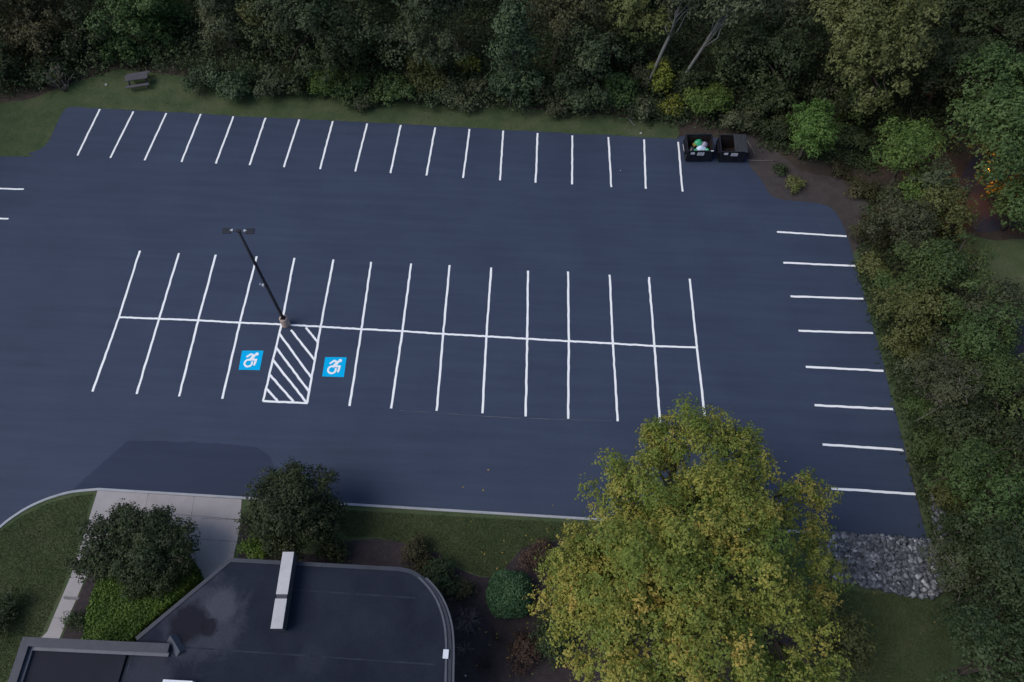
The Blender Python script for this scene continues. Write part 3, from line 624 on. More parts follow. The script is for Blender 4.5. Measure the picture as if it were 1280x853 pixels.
# ================================================================ DUMPSTERS
def dumpster(fl, fr, label, lids, has_bags):
    a, b = np.array(G2(*fl, Za)), np.array(G2(*fr, Za)); w = float(np.linalg.norm(b - a)); rz = math.atan2(*(b - a)[::-1]); c = (a + b) / 2
    d = empty('dumpster', (float(c[0]), float(c[1]), Za), rz, label, 'dumpster', 'open black dumpsters by the wood')
    D, hf, hr, t = 1.45, 1.15, 1.40, .035; hw = w / 2
    m = MB()   # open box with a sloped rim, made of walls with thickness
    prof = [(0, .12), (D, .12), (D, hr), (0, hf)]
    for sx in (-hw + t / 2, hw - t / 2):
        x0, x1 = sx - t / 2, sx + t / 2; m.add([(x0, y, z) for y, z in prof] + [(x1, y, z) for y, z in prof], [(0, 3, 2, 1)[::-1], (4, 7, 6, 5)[::-1], (0, 1, 5, 4), (1, 2, 6, 5), (2, 3, 7, 6), (3, 0, 4, 7)])
    m.box((0, t / 2, (.12 + hf) / 2), (w - 2 * t - .002, t, hf - .12)); m.box((0, D - t / 2, (.12 + hr) / 2), (w - 2 * t - .002, t, hr - .12))
    m.box((0, D / 2, .14), (w - 2 * t - .004, D - 2 * t - .004, .04))
    for k in (-.5, 0, .5): m.box((k * w * .8, -.025, .62), (.07, .05, .82))
    m.build('body', M['black_steel'], d, bevel=.006)
    m = MB(); ti = .004
    m.box((0, t + ti, .62), (w - 2 * t - .02, .006, .9)); m.box((0, D - t - ti, .72), (w - 2 * t - .02, .006, 1.1)); m.box((0, D / 2, .168), (w - 2 * t - .02, D - 2 * t - .02, .006))
    for s in (-1, 1): m.box((s * (hw - t - ti), D / 2, .62), (.006, D - 2 * t - .03, .9))
    m.build('liner', M['bin_inside'], d)
    m = MB(); sl = math.atan2(hr - hf, D); Ls = math.hypot(D, hr - hf)
    for s in (-1, 1): m.box((s * (hw + .01), D / 2, (hf + hr) / 2 + .02), (.09, Ls, .06), 0, sl)
    m.box((0, -.005, hf + .02), (w + .11, .09, .06)); m.box((0, D + .005, hr + .02), (w + .11, .09, .06))
    m.build('rim', M['black_steel'], d, bevel=.008)
    for s in (-1, 1):
        m = MB(); m.box((s * (hw + .09), D * .45, .72), (.16, 1.1, .03)); m.box((s * (hw + .09), D * .45, .88), (.16, 1.1, .03)); m.box((s * (hw + .165), D * .45, .80), (.02, 1.1, .19)); m.build('fork_pocket', M['black_steel'], d)
    for s, state in zip((-1, 1), lids):
        m = MB(); lw = hw - .03; cx = s * (hw / 2)
        if state == 'closed':
            m.box((cx, D / 2, (hf + hr) / 2 + .08), (lw, Ls + .1, .035), 0, sl)
            for q in (-.3, 0, .3): m.box((cx + q * lw, D / 2, (hf + hr) / 2 + .108), (.05, Ls * .9, .03), 0, sl)
        else:      # thrown back, hanging down behind the bin
            m.box((cx, D + .20, hr - .50), (lw, 1.25, .035), 0, R(-72) if s < 0 else R(-75))
            for q in (-.3, 0, .3): m.box((cx + q * lw, D + .225, hr - .49), (.05, 1.1, .03), 0, R(-72) if s < 0 else R(-75))
        m.build('lid', M['black_plastic'], d, bevel=.01)
    def sticker(x, z, sw, sh, lines, face='front'):
        m = MB(); m.box((x, -.054 if face == 'front' else .0, z), (sw, .004, sh)); o = m.build('sticker', M['sticker'], d)
        k = MB()
        for i in range(lines): k.box((x, -.0575, z + sh * (.28 - .56 * i / max(1, lines - 1)) if lines > 1 else z), (sw * .8, .003, sh * .13))
        k.build('print', M['ink'], o)
    sticker(-.30 * w, hf - .17, .30, .20, 1); sticker(.02 * w, hf - .23, .50, .30, 3)
    m = MB(); m.box((hw - .12, -.01, hf + .053), (.20, .075, .006)); m.build('rim_sticker', M['sticker'], d)
    if has_bags:
        m = MB(); m.box((-hw - .178, D * .5, .80), (.004, .7, .10)); m.build('side_sticker', M['sticker'], d)
    return d, rz, c, w
d1, rz1, c1, w1 = dumpster((856, 203), (887.5, 203), 'black dumpster full of rubbish bags with both lids thrown back', ('open', 'open'), True)
d2, rz2, c2, w2 = dumpster((897, 203.5), (929.5, 204), 'black dumpster with one dark lid shut over half its empty inside', ('open', 'closed'), False)
def bag(name, label, cat, x, y, z, r, mat, seed, sq=.75):
    rng = np.random.default_rng(seed); me = bpy.data.meshes.new(name); import bmesh
    bm = bmesh.new(); bmesh.ops.create_icosphere(bm, subdivisions=3, radius=1.0)
    k = rng.normal(size=(10, 3)); k /= np.linalg.norm(k, axis=1)[:, None]; am = rng.uniform(-.3, .3, 10)
    for v in bm.verts:
        n = np.array(v.co); f = 1 + float((np.clip(k @ n, 0, 1) ** 6) @ am) + rng.normal() * .03
        v.co = (n[0] * r * f, n[1] * r * f * .9, n[2] * r * f * sq + (.25 * r if n[2] > .93 else 0))
    bm.to_mesh(me); bm.free(); me.materials.append(mat); me.polygons.foreach_set('use_smooth', [True] * len(me.polygons))
    o = link(bpy.data.objects.new(name, me)); q = _rz(rz1) @ np.array([x, y, 0]); o.location = (float(c1[0] + q[0]), float(c1[1] + q[1]), Za + z); o.rotation_euler = (0, 0, rng.uniform(0, 6))
    return tag(o, label, cat, 'rubbish in the open dumpster')
bag('rubbish_bag', 'pale blue white rubbish bag lying in the open dumpster', 'bag', .08, .42, .92, .36, M['bag_white'], 1)
bag('rubbish_bag', 'bigger green rubbish bag at the back of the open dumpster', 'bag', .02, 1.02, .98, .33, M['bag_green'], 2)
bag('rubbish_bag', 'lilac grey rubbish bag behind the pale bag in the dumpster', 'bag', .42, .86, 1.0, .27, M['bag_grey'], 3)
bag('rubbish_bag', 'small green bag by the front rim of the open dumpster', 'bag', .55, .30, .96, .19, M['bag_green'], 4)
bag('rubbish_bag', 'dark rubbish bag in the shaded side of the dumpster', 'bag', -.52, .55, .62, .42, M['bag_dark'], 5)
bag('rubbish_bag', 'dark green bag wedged against the pale rubbish bag', 'bag', -.24, .32, .80, .24, M['bag_green'], 6)
m = MB(); q = _rz(rz1) @ np.array([-.28, .85, 0]); m.box((0, 0, 0), (.34, .26, .16), .5, .3); o = m.build('carton', M['box_tan'], bevel=.006); o.location = (float(c1[0] + q[0]), float(c1[1] + q[1]), Za + 1.02); tag(o, 'crushed yellowish carton beside the green bag in the dumpster', 'carton', 'rubbish in the open dumpster')

# ================================================================ PICNIC TABLE
a, b = np.array(G2(156.5, 101, .74)), np.array(G2(184.5, 97, .74)); rz = math.atan2(*(b - a)[::-1]); mid = np.array(G2(170.5, 96, .74)); Lt = float(np.linalg.norm(b - a))
pt = empty('picnic_table', (float(mid[0]), float(mid[1]), Zl), rz, 'grey picnic table with attached benches on the grass under the trees', 'picnic table')
tw = .80
m = MB()
for i in range(5): m.box((0, (i - 2) * tw / 5, .735), (Lt, tw / 5 - .012, .045))
m.build('tabletop', M['table_wood'], pt, bevel=.004)
for s in (-1, 1):
    m = MB()
    for i in (-.5, .5): m.box((.03 * s, s * .74 + i * .145, .44), (Lt + .05, .135, .042))
    m.build('bench', M['table_wood'], pt, bevel=.004)
for s in (-1, 1):
    m = MB()
    for q in (-1, 1): m.box((s * Lt * .36, q * .40, .35), (.09, .05, .86), 0, q * R(32))
    m.box((s * (Lt * .36 + .072), 0, .415), (.05, 1.75, .09)); m.box((s * (Lt * .36 + .072), 0, .685), (.05, .72, .05)); m.build('leg_frame', M['table_frame'], pt)

# ================================================================ BUILDING
ZR = 4.2
bd = empty('building', (-4, -26, 0), 0, 'low flat dark roofed building with a rounded corner and a pale roof fin', 'building')
def bb(mb, name, mat, **k):
    mb.v = [(x + 4, y + 26, z) for x, y, z in mb.v]; return mb.build(name, mat, bd, **k)
diag_w = G2(168, 797.5, ZR); apex = G2(288, 697.5, ZR); n_end = G2(500, 709, ZR)
cur = smooth_line([n_end, G2(517, 713.5, ZR), G2(535, 727, ZR), G2(551, 748, ZR), G2(561, 775, ZR), G2(564.5, 805, ZR), G2(564, 853, ZR)], 7)
main_n = [diag_w, apex] + cur
se = (cur[-1][0] + .15, -36.0)
main = main_n + [se, (diag_w[0] - .3, -36.0)]
wl = G2(29, 797, ZR + .25); wb = G2(11, 853, ZR + .25); we = G2(212, 805.5, ZR + .25)
wing = [wl, we, (we[0], -36), (wb[0] + (wb[0] - wl[0]) * 6, -36)]
def inset(poly, d):
    L = np.array(poly); n = len(L); out = []
    ar = sum(L[i][0] * L[(i + 1) % n][1] - L[(i + 1) % n][0] * L[i][1] for i in range(n)); sg = 1 if ar > 0 else -1
    for i in range(n):
        e1 = L[i] - L[i - 1]; e2 = L[(i + 1) % n] - L[i]; e1 /= np.linalg.norm(e1) + 1e-9; e2 /= np.linalg.norm(e2) + 1e-9
        n1 = np.array([-e1[1], e1[0]]) * sg; n2 = np.array([-e2[1], e2[0]]) * sg; b_ = n1 + n2; b_ /= max(.3, float(np.dot(b_, b_)) / 2); out.append(tuple(L[i] + b_ * d))
    return out
def ring(mb, outer, inner, z0, z1):
    n = len(outer); vs = []
    for (x, y), (u, v) in zip(outer, inner): vs += [(x, y, z1), (u, v, z1), (u, v, z0), (x, y, z0)]
    fs = []
    for i in range(n):
        p, q = 4 * i, 4 * ((i + 1) % n); fs += [(p, p + 1, q + 1, q), (p + 1, p + 2, q + 2, q + 1), (p + 2, p + 3, q + 3, q + 2), (p + 3, p, q, q + 3)]
    return mb.add(vs, fs)
bb(MB().prism(inset(main, .22), -.1, ZR - .30), 'wall', M['wall'])
bb(MB().prism(inset(wing, .25), -.1, ZR - .32), 'wing_wall', M['wall'])
bb(MB().prism(inset(main, .14), ZR - .28, ZR - .04), 'roof', M['roof'])
bb(MB().strip([(p[0] - .0, p[1]) for p in inset(main_n + [se, (diag_w[0] - .3, -36.0)], .10)[:len(main_n)]], .20, ZR - .32, ZR), 'roof_edge', M['coping'])
wx = diag_w[0] - .3 + .135; wr = inset([wl, (wx + .30, we[1] + (wl[1] - we[1]) * (we[0] - wx) / (we[0] - wl[0])), (wx + .30, -36), wing[3]], .30)
bb(MB().prism(wr, ZR - .27, ZR - .037), 'wing_roof', M['wing_roof'])
m = MB()
for yy in (-17.45, -20.35): m.box((-1.3 if yy < -18 else .2, yy, ZR - .036), (12.0 if yy < -18 else 6.4, .07, .006), R(-.4))
bb(m, 'roof_seam', flat('seam_tape', (.019, .024, .038), .8, 0, .2, .5, 1.2))
# raised parapet along the wing's outer sides
m = MB()
wpl = [(we[0], we[1]), wl, (wb[0] + (wb[0] - wl[0]) * 6, -36)]
def para(line, w0, w1, z0, z1, mb):
    L = np.array(line); d1 = (L[1] - L[0]) / np.linalg.norm(L[1] - L[0]); d2 = (L[2] - L[1]) / np.linalg.norm(L[2] - L[1])
    n1 = np.array([-d1[1], d1[0]]); n2 = np.array([-d2[1], d2[0]]); mt = (n1 + n2) / (1 + float(np.dot(n1, n2)))
    o = [L[0] + n1 * w0, L[1] + mt * w0, L[2] + n2 * w0]; i = [L[0] + n1 * w1, L[1] + mt * w1, L[2] + n2 * w1]
    vs = []
    for a, b in zip(o, i): vs += [(*a, z1), (*b, z1), (*b, z0), (*a, z0)]
    fs = []
    for k in range(2):
        p, q = 4 * k, 4 * k + 4; fs += [(p, p + 1, q + 1, q), (p + 1, p + 2, q + 2, q + 1), (p + 2, p + 3, q + 3, q + 2), (p + 3, p, q, q + 3)]
    fs += [(3, 2, 1, 0), (8, 9, 10, 11)]; return mb.add(vs, fs)
bb(para(wpl, .0, .34, ZR - .34, ZR + .22, m), 'parapet', M['coping'])
bb(para(wpl, .33, .52, ZR - .1, ZR + .08, MB()), 'parapet_upstand', M['coping_light'])
bb(para(wpl, -.03, .37, ZR + .222, ZR + .26, MB()), 'parapet_cap', M['coping'])
# rounded corner: double metal edge
arc = [p for p in cur[12:]] + [(cur[-1][0] + .12, -34.0)]
bb(MB().strip([(x - .26, y) for x, y in arc], .10, ZR - .03, ZR + .06), 'gravel_stop', M['coping_light'])
bb(MB().strip([(x + .09, y) for x, y in arc], .09, ZR - .26, ZR - .02), 'gutter', M['coping_light'])
g = G(558, 818, ZR); bb(MB().box((g[0] - .02, g[1], ZR + .05), (.26, .40, .12)), 'scupper_box', M['white_frame'], bevel=.01)
# pale fin across the roof edge
f0 = G(360.5, 690, ZR + .75); f1 = G(345.5, 786, ZR + .75); fd = (f1 - f0)[:2]; fl = float(np.linalg.norm(fd)); fang = math.atan2(fd[1], fd[0]); fm = (f0 + f1) / 2
def fpt(t): return f0[:2] + fd * t
for (t0, t1) in ((0, .565), (.62, 1.0)):
    c = fpt((t0 + t1) / 2); bb(MB().box((c[0], c[1], ZR + .73), (fl * (t1 - t0), .56, .05), fang), 'fin_cap', M['fin_cap'], bevel=.008)
c = fpt(.5); bb(MB().box((c[0], c[1], ZR + .33), (fl * .995, .50, .742), fang), 'fin', M['fin_side'])
c = fpt(.0); 
# wedge-shaped roof cricket by the parapet end
h0 = G(212, 796, ZR + .2); h1 = G(224, 816, ZR + .2); hc = (h0 + h1) / 2; hd = (h1 - h0)[:2]; hl = float(np.linalg.norm(hd)); ha = math.atan2(hd[1], hd[0])
m = MB(); w_ = .24
loc = [(-hl / 2, -w_, 0), (hl / 2, -w_, 0), (hl / 2, w_, 0), (-hl / 2, w_, 0), (-hl / 2, .06, .30), (hl / 2, .06, .30)]
ca, sa = math.cos(ha), math.sin(ha)
m.add([(hc[0] + x * ca - y * sa, hc[1] + x * sa + y * ca, ZR - .04 + z) for x, y, z in loc], [(0, 3, 2, 1), (0, 1, 5, 4), (2, 3, 4, 5), (1, 2, 5), (3, 0, 4)])
bb(m, 'roof_ridge_vent', M['coping_light'])
e0 = np.array([hc[0] + hl / 2 * ca, hc[1] + hl / 2 * sa])
# skylight at the frame's lower edge
s0 = G(204, 849.5, ZR + .3); s1 = G(241, 851.5, ZR + .3); sc = (s0 + s1) / 2; sw = float(np.linalg.norm((s1 - s0)[:2])); sa_ = math.atan2((s1 - s0)[1], (s1 - s0)[0])
sy = sc[1] - .62; sk = bb(MB().box((sc[0], sy, ZR + .12), (sw, 1.25, .34), sa_), 'skylight', M['white_frame'], bevel=.01)
m = MB().box((sc[0] + 4, sy + 26, ZR + .305), (sw - .22, 1.03, .06), sa_); m.build('pane', M['skylight'], sk, bevel=.02)

# ================================================================ PLANTS
exec_trees = True
# ---- large maple
mbx, mby = 16.4, -16.2
MBL = np.array([[*(G(px, py, z) - np.array([mbx, mby, 0])), r] for px, py, z, r in ((878, 562, 9.3, 2.0), (806, 604, 8.4, 1.9), (938, 612, 8.2, 2.1), (880, 645, 10.6, 2.3), (762, 664, 7.4, 2.1), (1002, 648, 6.8, 1.7), (828, 715, 11.2, 2.3), (928, 706, 10.8, 2.2), (738, 742, 7.0, 1.8), (1000, 728, 7.0, 1.9), (782, 800, 9.8, 2.2), (880, 796, 10.8, 2.3), (972, 800, 9.0, 2.2), (754, 845, 8.0, 1.8), (1026, 690, 5.4, 1.1), (852, 880, 9.4, 2.3), (708, 706, 5.6, .9), (990, 868, 7.0, 1.8), (802, 556, 6.8, 1.0), (866, 542, 8.6, 1.2), (828, 556, 8.2, 1.2), (910, 560, 8.4, 1.2), (735, 700, 6.6, 1.5), (762, 742, 7.8, 1.8), (722, 775, 6.6, 1.4), (700, 735, 5.6, 1.0), (800, 670, 7.8, 1.8), (860, 730, 6.5, 3.2), (900, 640, 6.0, 2.6))])
tree('maple_tree', 'huge yellow green maple tree overhanging the lot kerb', 'tree', (mbx, mby), 7.4, 7.0, 5.2, 'maple', 'round', density=1.65, leaf=.168, cr=.70, tr=.34, nleaf=6, nl=34, lean=(0.2, .5), seed=3, boughs=MBL)
# ---- small trees and bushes beside the building
def bough_set(base, rows): return np.array([[*(G(px, py, z) - np.array([base[0], base[1], 0])), r] for px, py, z, r in rows])
c = G(366, 650, 2.0)
tree('ornamental_tree', 'rounded dark green ornamental tree at the kerb beside the concrete walk', 'tree', c[:2], 2.5, 2.7, 2.1, 'dark', 'round', density=2.6, leaf=.17, cr=.5, nl=18, seed=11, boughs=bough_set(c, ((330, 628, 2.6, .95), (362, 606, 3.3, 1.05), (398, 616, 2.8, 1.0), (345, 655, 2.4, 1.1), (392, 652, 2.6, 1.1), (366, 634, 3.7, 1.3), (318, 652, 2.0, .75), (408, 662, 1.9, .8), (358, 682, 1.8, 1.0), (384, 596, 2.6, .7), (340, 600, 2.4, .6), (412, 640, 2.2, .7))))
c = G(176, 694, 1.5)
tree('ornamental_tree', 'spreading dark ornamental tree leaning over the concrete walk by the hedge', 'tree', c[:2], 2.1, 3.0, 1.6, 'dark', 'round', density=2.6, leaf=.16, cr=.48, nl=22, seed=12, boughs=bough_set(c, ((128, 668, 2.3, .95), (110, 706, 1.8, .65), (165, 662, 2.6, .95), (198, 656, 2.6, .8), (230, 668, 2.3, .65), (196, 688, 2.7, 1.15), (160, 698, 2.4, 1.1), (226, 696, 2.2, .8), (132, 696, 2.1, .9), (202, 716, 2.0, .9), (176, 722, 1.9, .9), (150, 645, 1.9, .5), (206, 645, 2.0, .45))))
def clipped(name, label, cat, loc, fn, n, leaf, mat, seed, parts=True, core=None):
    rng = np.random.default_rng(seed); P, N = fn(rng, n); P = P + rng.normal(size=P.shape) * leaf * .35; k = rng.random(n)
    t = .25 + .35 * k + .25 * np.sin(P[:, 0] * 3.1) * np.cos(P[:, 1] * 2.7); root = empty(name, loc, 0, label, cat)
    me = leaves(rng, P, N + rng.normal(size=P.shape) * .55, leaf, t, 'foliage'); me.materials.append(LM[mat]); link(bpy.data.objects.new('foliage', me), root)
    m = MB()
    for j in rng.choice(n, 26, replace=False): m.tube(limb_pts(rng, (P[j][0] * .5, P[j][1] * .5, 0), P[j] * .92, 4), np.linspace(.04, .01, 4), 4)
    m.build('stems', M['bark'], root); return root
def dome(rx, rz, sq=2.6):
    def fn(rng, n):
        d = rng.normal(size=(n, 3)); d[:, 2] = np.abs(d[:, 2]) ; d /= np.linalg.norm(d, axis=1)[:, None]; s = (np.abs(d) ** sq).sum(1) ** (-1 / sq)
        f = s * np.where(rng.random(n) < .75, 1.0, rng.uniform(.75, 1, n)); f = f * (1 + .05 * np.sin(d[:, 0] * 5 + 1) * np.cos(d[:, 1] * 4))
        lowb = 1 - .16 * (1 - d[:, 2]) ** 3
        return np.stack([d[:, 0] * f * rx * lowb, d[:, 1] * f * rx * lowb, d[:, 2] * f * rz + .05], 1), d
    return fn
c = G(637, 742, .9)
clipped('clipped_bush', 'neat rounded blue green clipped bush standing in the mulch', 'bush', (float(c[0]), float(c[1]), Zs), dome(1.24, 1.75), 9000, .12, 'clip', 41)
def hedge_fn(poly, h):
    P2 = np.array(poly)
    def fn(rng, n):
        k = int(n * .6); top = scatter(rng, poly, n * 3)[:k]; k = len(top); pt_ = np.concatenate([top, (h + rng.normal(size=k) * .07 + .10 * np.sin(top[:, 0] * 2.1) * np.cos(top[:, 1] * 1.7))[:, None]], 1); nt_ = np.tile([0, 0, 1.0], (k, 1))
        r = n - k; i = rng.integers(0, len(P2), r); t = rng.random(r)[:, None]; a, b = P2[i], P2[(i + 1) % len(P2)]; s = a + (b - a) * t; e = b - a; nr = np.stack([e[:, 1], -e[:, 0], np.full(r, .2)], 1)
        nr /= np.linalg.norm(nr, axis=1)[:, None]; z = rng.random(r) * h; ps = np.concatenate([s, z[:, None]], 1); return np.concatenate([pt_, ps]), np.concatenate([nt_, nr])
    return fn
hz = 1.35
hp = [np.array(G2(*q, hz)) for q in ((104, 800), (110, 762), (122, 726), (146, 672), (206, 674), (238, 706), (244, 722), (222, 746), (176, 785), (164, 800))]
hc2 = np.mean(hp, 0); hpl = [tuple(q - hc2) for q in hp]
clipped('hedge', 'dense bright green clipped hedge filling the corner beside the walk', 'hedge', (float(hc2[0]), float(hc2[1]), Zs), hedge_fn(hpl, hz - Zs), 40000, .12, 'hedge', 42)
def sh(label, px, py, r, h, mat, z=None, **k):
    c = G(px, py, z if z is not None else h * .5); return shrub(k.pop('name', 'shrub'), label, c[:2], r, h, mat, **k)
sh('low bright green shrub at the foot of the kerbside ornamental tree', 318, 684, .75, 1.0, 'hedge', leaf=.13)
sh('dark leafy shrub against the roof edge behind the pale fin', 415, 690, .8, 1.1, 'dark', leaf=.15)
sh('olive tinged shrub in the mulch behind the straight roof edge', 520, 697, .95, 1.2, 'brown', leaf=.14)
sh('dark green shrub nestled at the rounded roof corner', 551, 722, .95, 1.3, 'dark', leaf=.14)
sh('dark purple leaved shrub behind the clipped bush', 664, 696, .95, 1.0, 'purple', leaf=.14)
sh('short dark shrub south of the rounded roof corner', 578, 735, .6, .7, 'brown', leaf=.13)
sh('dark green shrub under the maple edge beside the mulch', 690, 790, 1.3, 1.5, 'dark', leaf=.16)
sh('low purple shrub in the mulch beneath the maple edge', 660, 815, 1.0, .9, 'purple', leaf=.14)
sh('dark shrub at the lawn edge west of the building wing', 2, 765, 1.0, 1.3, 'dark', leaf=.15)
sh('low dark shrub filling the corner between hedge and narrow walk', 96, 776, .6, .7, 'dark', leaf=.13)
c = G(585, 776, .1); twigs('bare_shrub', 'pale leafless shrub spreading in the mulch beside the rounded wall', 'bare shrub', c[:2], .75, .8, 30, 'dry_twig', 51, .02)
c = G(622, 797, .1); twigs('bare_shrub', 'thin brown leafless shrub south of the clipped bush', 'bare shrub', c[:2], .75, .6, 18, 'bark', 52, .012)
c = G(582, 812, .1); twigs('bare_shrub', 'small pale leafless shrub closest to the curved gutter', 'bare shrub', c[:2], .55, .5, 14, 'dry_twig', 53, .010)
c = G(608, 835, .1); twigs('bare_shrub', 'brown twiggy shrub at the far south of the mulch bed', 'bare shrub', c[:2], .8, .7, 20, 'bark', 54, .012)

# ---- the wood along the north side: trees by surveyed crown centre on a vertical plane
def tw_(name, label, px, py, Y, rx, rz, mat, kind='round', cat='tree', **k):
    p = W(px, py, Y); return tree(name, label, cat, (p[0], p[1]), max(float(p[2]), rz * .35 + .3), rx, rz, mat, kind, 'trees of the wood along the lot', **k)
D_ = 'deciduous_tree'
tw_(D_, 'dark tree in the wood corner nearest the short stall lines', 14, 100, 23.0, 2.4, 2.8, 'dark', density=.8)
tw_(D_, 'brownish crowned tree deep behind the grass corner', 45, 22, 27, 3.6, 3.2, 'brown')
tw_(D_, 'thin dark tree between the brownish crown and the picnic table tree', 105, 62, 25, 2.6, 2.8, 'dark', density=.85)
tw_(D_, 'full green tree directly behind the picnic table', 182, 36, 27.4, 3.6, 4.4, 'mid', density=1.3, seed=21)
tw_('conifer_tree', 'slate grey tree between picnic table tree and the broad dark tree', 282, 22, 27, 2.7, 4.2, 'grey', 'cone', leaf=.2)
tw_(D_, 'broad dark tree behind the sixth to eighth stall lines', 395, 30, 25.6, 5.0, 4.6, 'dark', density=1.2, seed=22)
tw_(D_, 'small yellowish crown added as the lit edge of the broad dark tree', 322, 12, 26.2, 1.2, 1.6, 'olive', density=1.0)  # added olive crown stands in for the broad dark tree's lit edge
tw_(D_, 'grey green round tree behind the tenth stall line from picnic table', 540, 28, 25.5, 3.6, 3.2, 'bluish', density=.95)
tw_(D_, 'dark slim tree filling the gap beside the broad dark tree', 475, 62, 26.5, 2.4, 3.0, 'dark', density=.8)
tw_('aspen_tree', 'pointed pale green tree with a slim pale stem showing', 641, 72, 22.6, 2.35, 4.5, 'bluish', 'cone', density=1.0, bark='pale_bark', tr=.10, seed=23)
tw_(D_, 'brown tinged tree behind the pointed pale green tree', 700, 14, 26, 3.2, 3.0, 'brown')
tw_(D_, 'bushy blue green tree beside the pointed pale green tree', 738, 78, 23.6, 3.1, 2.9, 'bluish', density=1.0)
tw_(D_, 'mossy olive tree behind the bushy blue green tree', 795, 14, 27, 2.4, 2.5, 'olive', density=.8)
tw_(D_, 'dark tree in the shade beneath the leaning pale trunks', 800, 70, 26.5, 2.8, 2.6, 'dark', density=.7)
tw_(D_, 'dense dark tree rising behind the two dumpsters', 955, 75, 24.5, 3.6, 4.2, 'dark', density=1.1, seed=25)
tw_(D_, 'grey green tree top beyond the dense dark dumpster tree', 985, 10, 29, 4.2, 3.6, 'grey', density=.8)
tw_(D_, 'tall olive tree with sunlit clumps behind the roundish small tree', 1112, 48, 22.8, 5.2, 5.4, 'olive', density=1.15, leaf=.25, seed=26)
tw_(D_, 'dark low tree at the foot of the tall olive tree', 1075, 145, 21.5, 3.0, 2.6, 'mid', density=1.0)
tw_(D_, 'shadowy tree between the tall olive tree and the lamp lit tree', 1195, 130, 25, 3.2, 3.6, 'dark', density=.8)
tw_(D_, 'dark tree far behind the lamp lit tree', 1245, 30, 29, 4.6, 4.2, 'dark', density=.9)
tw_(D_, 'dark leafy tree filling the hollow east of the tall olive tree', 1178, 96, 23.5, 3.2, 3.4, 'dark', density=1.0)
tw_(D_, 'dark tree in the hollow above the small round fresh green tree', 1030, 118, 22.5, 2.8, 2.8, 'dark', density=1.0)
# leaning pale trunks
def leaning(label, a, b, c_, Y, rx, rz, seed):
    A, B, E = W(*a, Y), W(*b, Y + .4), W(*c_, Y + .8); rng = np.random.default_rng(seed); dn = A + (A - B) * (A[2] / max(.3, (B - A)[2])) if B[2] > A[2] else A
    base = np.array([dn[0], dn[1], 0.0]); root = empty('birch_tree', (float(base[0]), float(base[1]), 0), 0, label, 'tree', 'trees of the wood along the lot'); m = MB()
    pts = [np.array([0, 0, -.1]), A - base, (A + B) / 2 - base + np.array([.05, 0, .05]), B - base, E - base, E - base + np.array([.5, .2, 1.2])]; m.tube(pts, [.14, .13, .12, .105, .08, .04], 8)
    cen = E - base + np.array([.2, .3, .6])
    cl, cs, P, N, t = crown_data(rng, rx, rz, 38, .85, 18, 5, .22, 'round'); P = P + cen; cl = cl + cen
    for j in rng.choice(len(cl), 14, replace=False): q = limb_pts(rng, pts[rng.integers(2, 5)], cl[j], 5); m.tube(q, np.linspace(.055, .014, 5), 5)
    m.build('trunk', M['pale_bark'], root, True); me = leaves(rng, P, N, .22, t, 'crown'); me.materials.append(LM['grey']); link(bpy.data.objects.new('crown', me), root)
leaning('pale trunked tree leaning beside the mossy olive tree', (828, 64), (842, 32), (852, 2), 24.2, 2.3, 1.6, 61)
leaning('pale trunked tree leaning hard above the yellowish bushes', (867, 77), (888, 44), (912, 4), 24.0, 2.8, 1.8, 62)
# bushes in front of the wood
def sb_(label, px, py, r, h, mat, **k): return sh(label, px, py, r, h, mat, group='bushes along the wood edge', **k)
sb_('low dark bush at the grass corner below the brownish tree', 60, 92, 1.5, 1.6, 'dark')
sb_('blue green bush just east of the picnic table', 258, 97, 1.9, 1.7, 'bluish')
sb_('second blue green bush east of the picnic table', 296, 103, 1.8, 1.9, 'bluish')
sb_('slate bush behind the sixth stall line from the picnic table', 338, 104, 1.7, 2.0, 'grey')
sb_('dark bush between the slate bush and the light green bush', 368, 106, 1.3, 1.7, 'dark')
sb_('small light green bush at the foot of the broad dark tree', 403, 100, 1.3, 1.9, 'bright')
sb_('dark bush behind the eighth stall line from the picnic table', 434, 112, 1.5, 1.8, 'mid')
sb_('grey leaved low bush behind the ninth stall line', 456, 126, 1.2, .9, 'grey')
sb_('greenish bush with tall shoots behind the tenth stall line', 494, 112, 1.6, 2.2, 'mid')
sb_('yellow flecked bush in front of the grey green round tree', 532, 92, 1.8, 2.6, 'olive', density=.9)
sb_('yellow leaved small bush west of the pointed pale green tree', 588, 82, 1.0, 1.5, 'yellow', density=.7)
sb_('grey purple bush west of the pointed pale green tree', 582, 118, 1.7, 1.6, 'grey')
sb_('dark low bush behind the eleventh stall line', 545, 122, 1.3, 1.3, 'bluish')
sb_('wide grey bush at the foot of the pointed pale green tree', 690, 122, 1.5, 1.7, 'grey')
sb_('dark green bush behind the fourteenth stall line', 664, 104, 1.4, 2.0, 'dark')
sb_('blue green bush before the bushy blue green tree', 722, 116, 1.6, 2.2, 'bluish')
sb_('dark bush behind the third stall line from the dumpsters', 768, 116, 1.7, 2.4, 'mid')
sb_('tall narrow yellow green bush west of the dumpsters', 826, 100, 1.15, 3.0, 'yellow', density=.8)
sb_('low grey bush behind the second stall line from dumpsters', 800, 136, 1.4, 1.3, 'grey')
sb_('small yellow green bush below the tall narrow one', 842, 134, 1.0, 1.5, 'yellow')
sb_('bright green bush right behind the rubbish filled dumpster', 884, 126, 1.9, 2.4, 'bright', density=1.0)
sb_('grey leafy bush overhanging the shut dumpster lid', 925, 146, 1.4, 1.7, 'grey')
sb_('dark bush beneath the dense dark dumpster tree', 962, 128, 1.8, 2.2, 'dark')
sb_('dark bush hiding the feet of the leaning pale trunks', 866, 104, 1.5, 2.6, 'dark')
sb_('grey bush hiding the foot of the western pale trunk', 812, 88, 1.5, 2.6, 'grey')
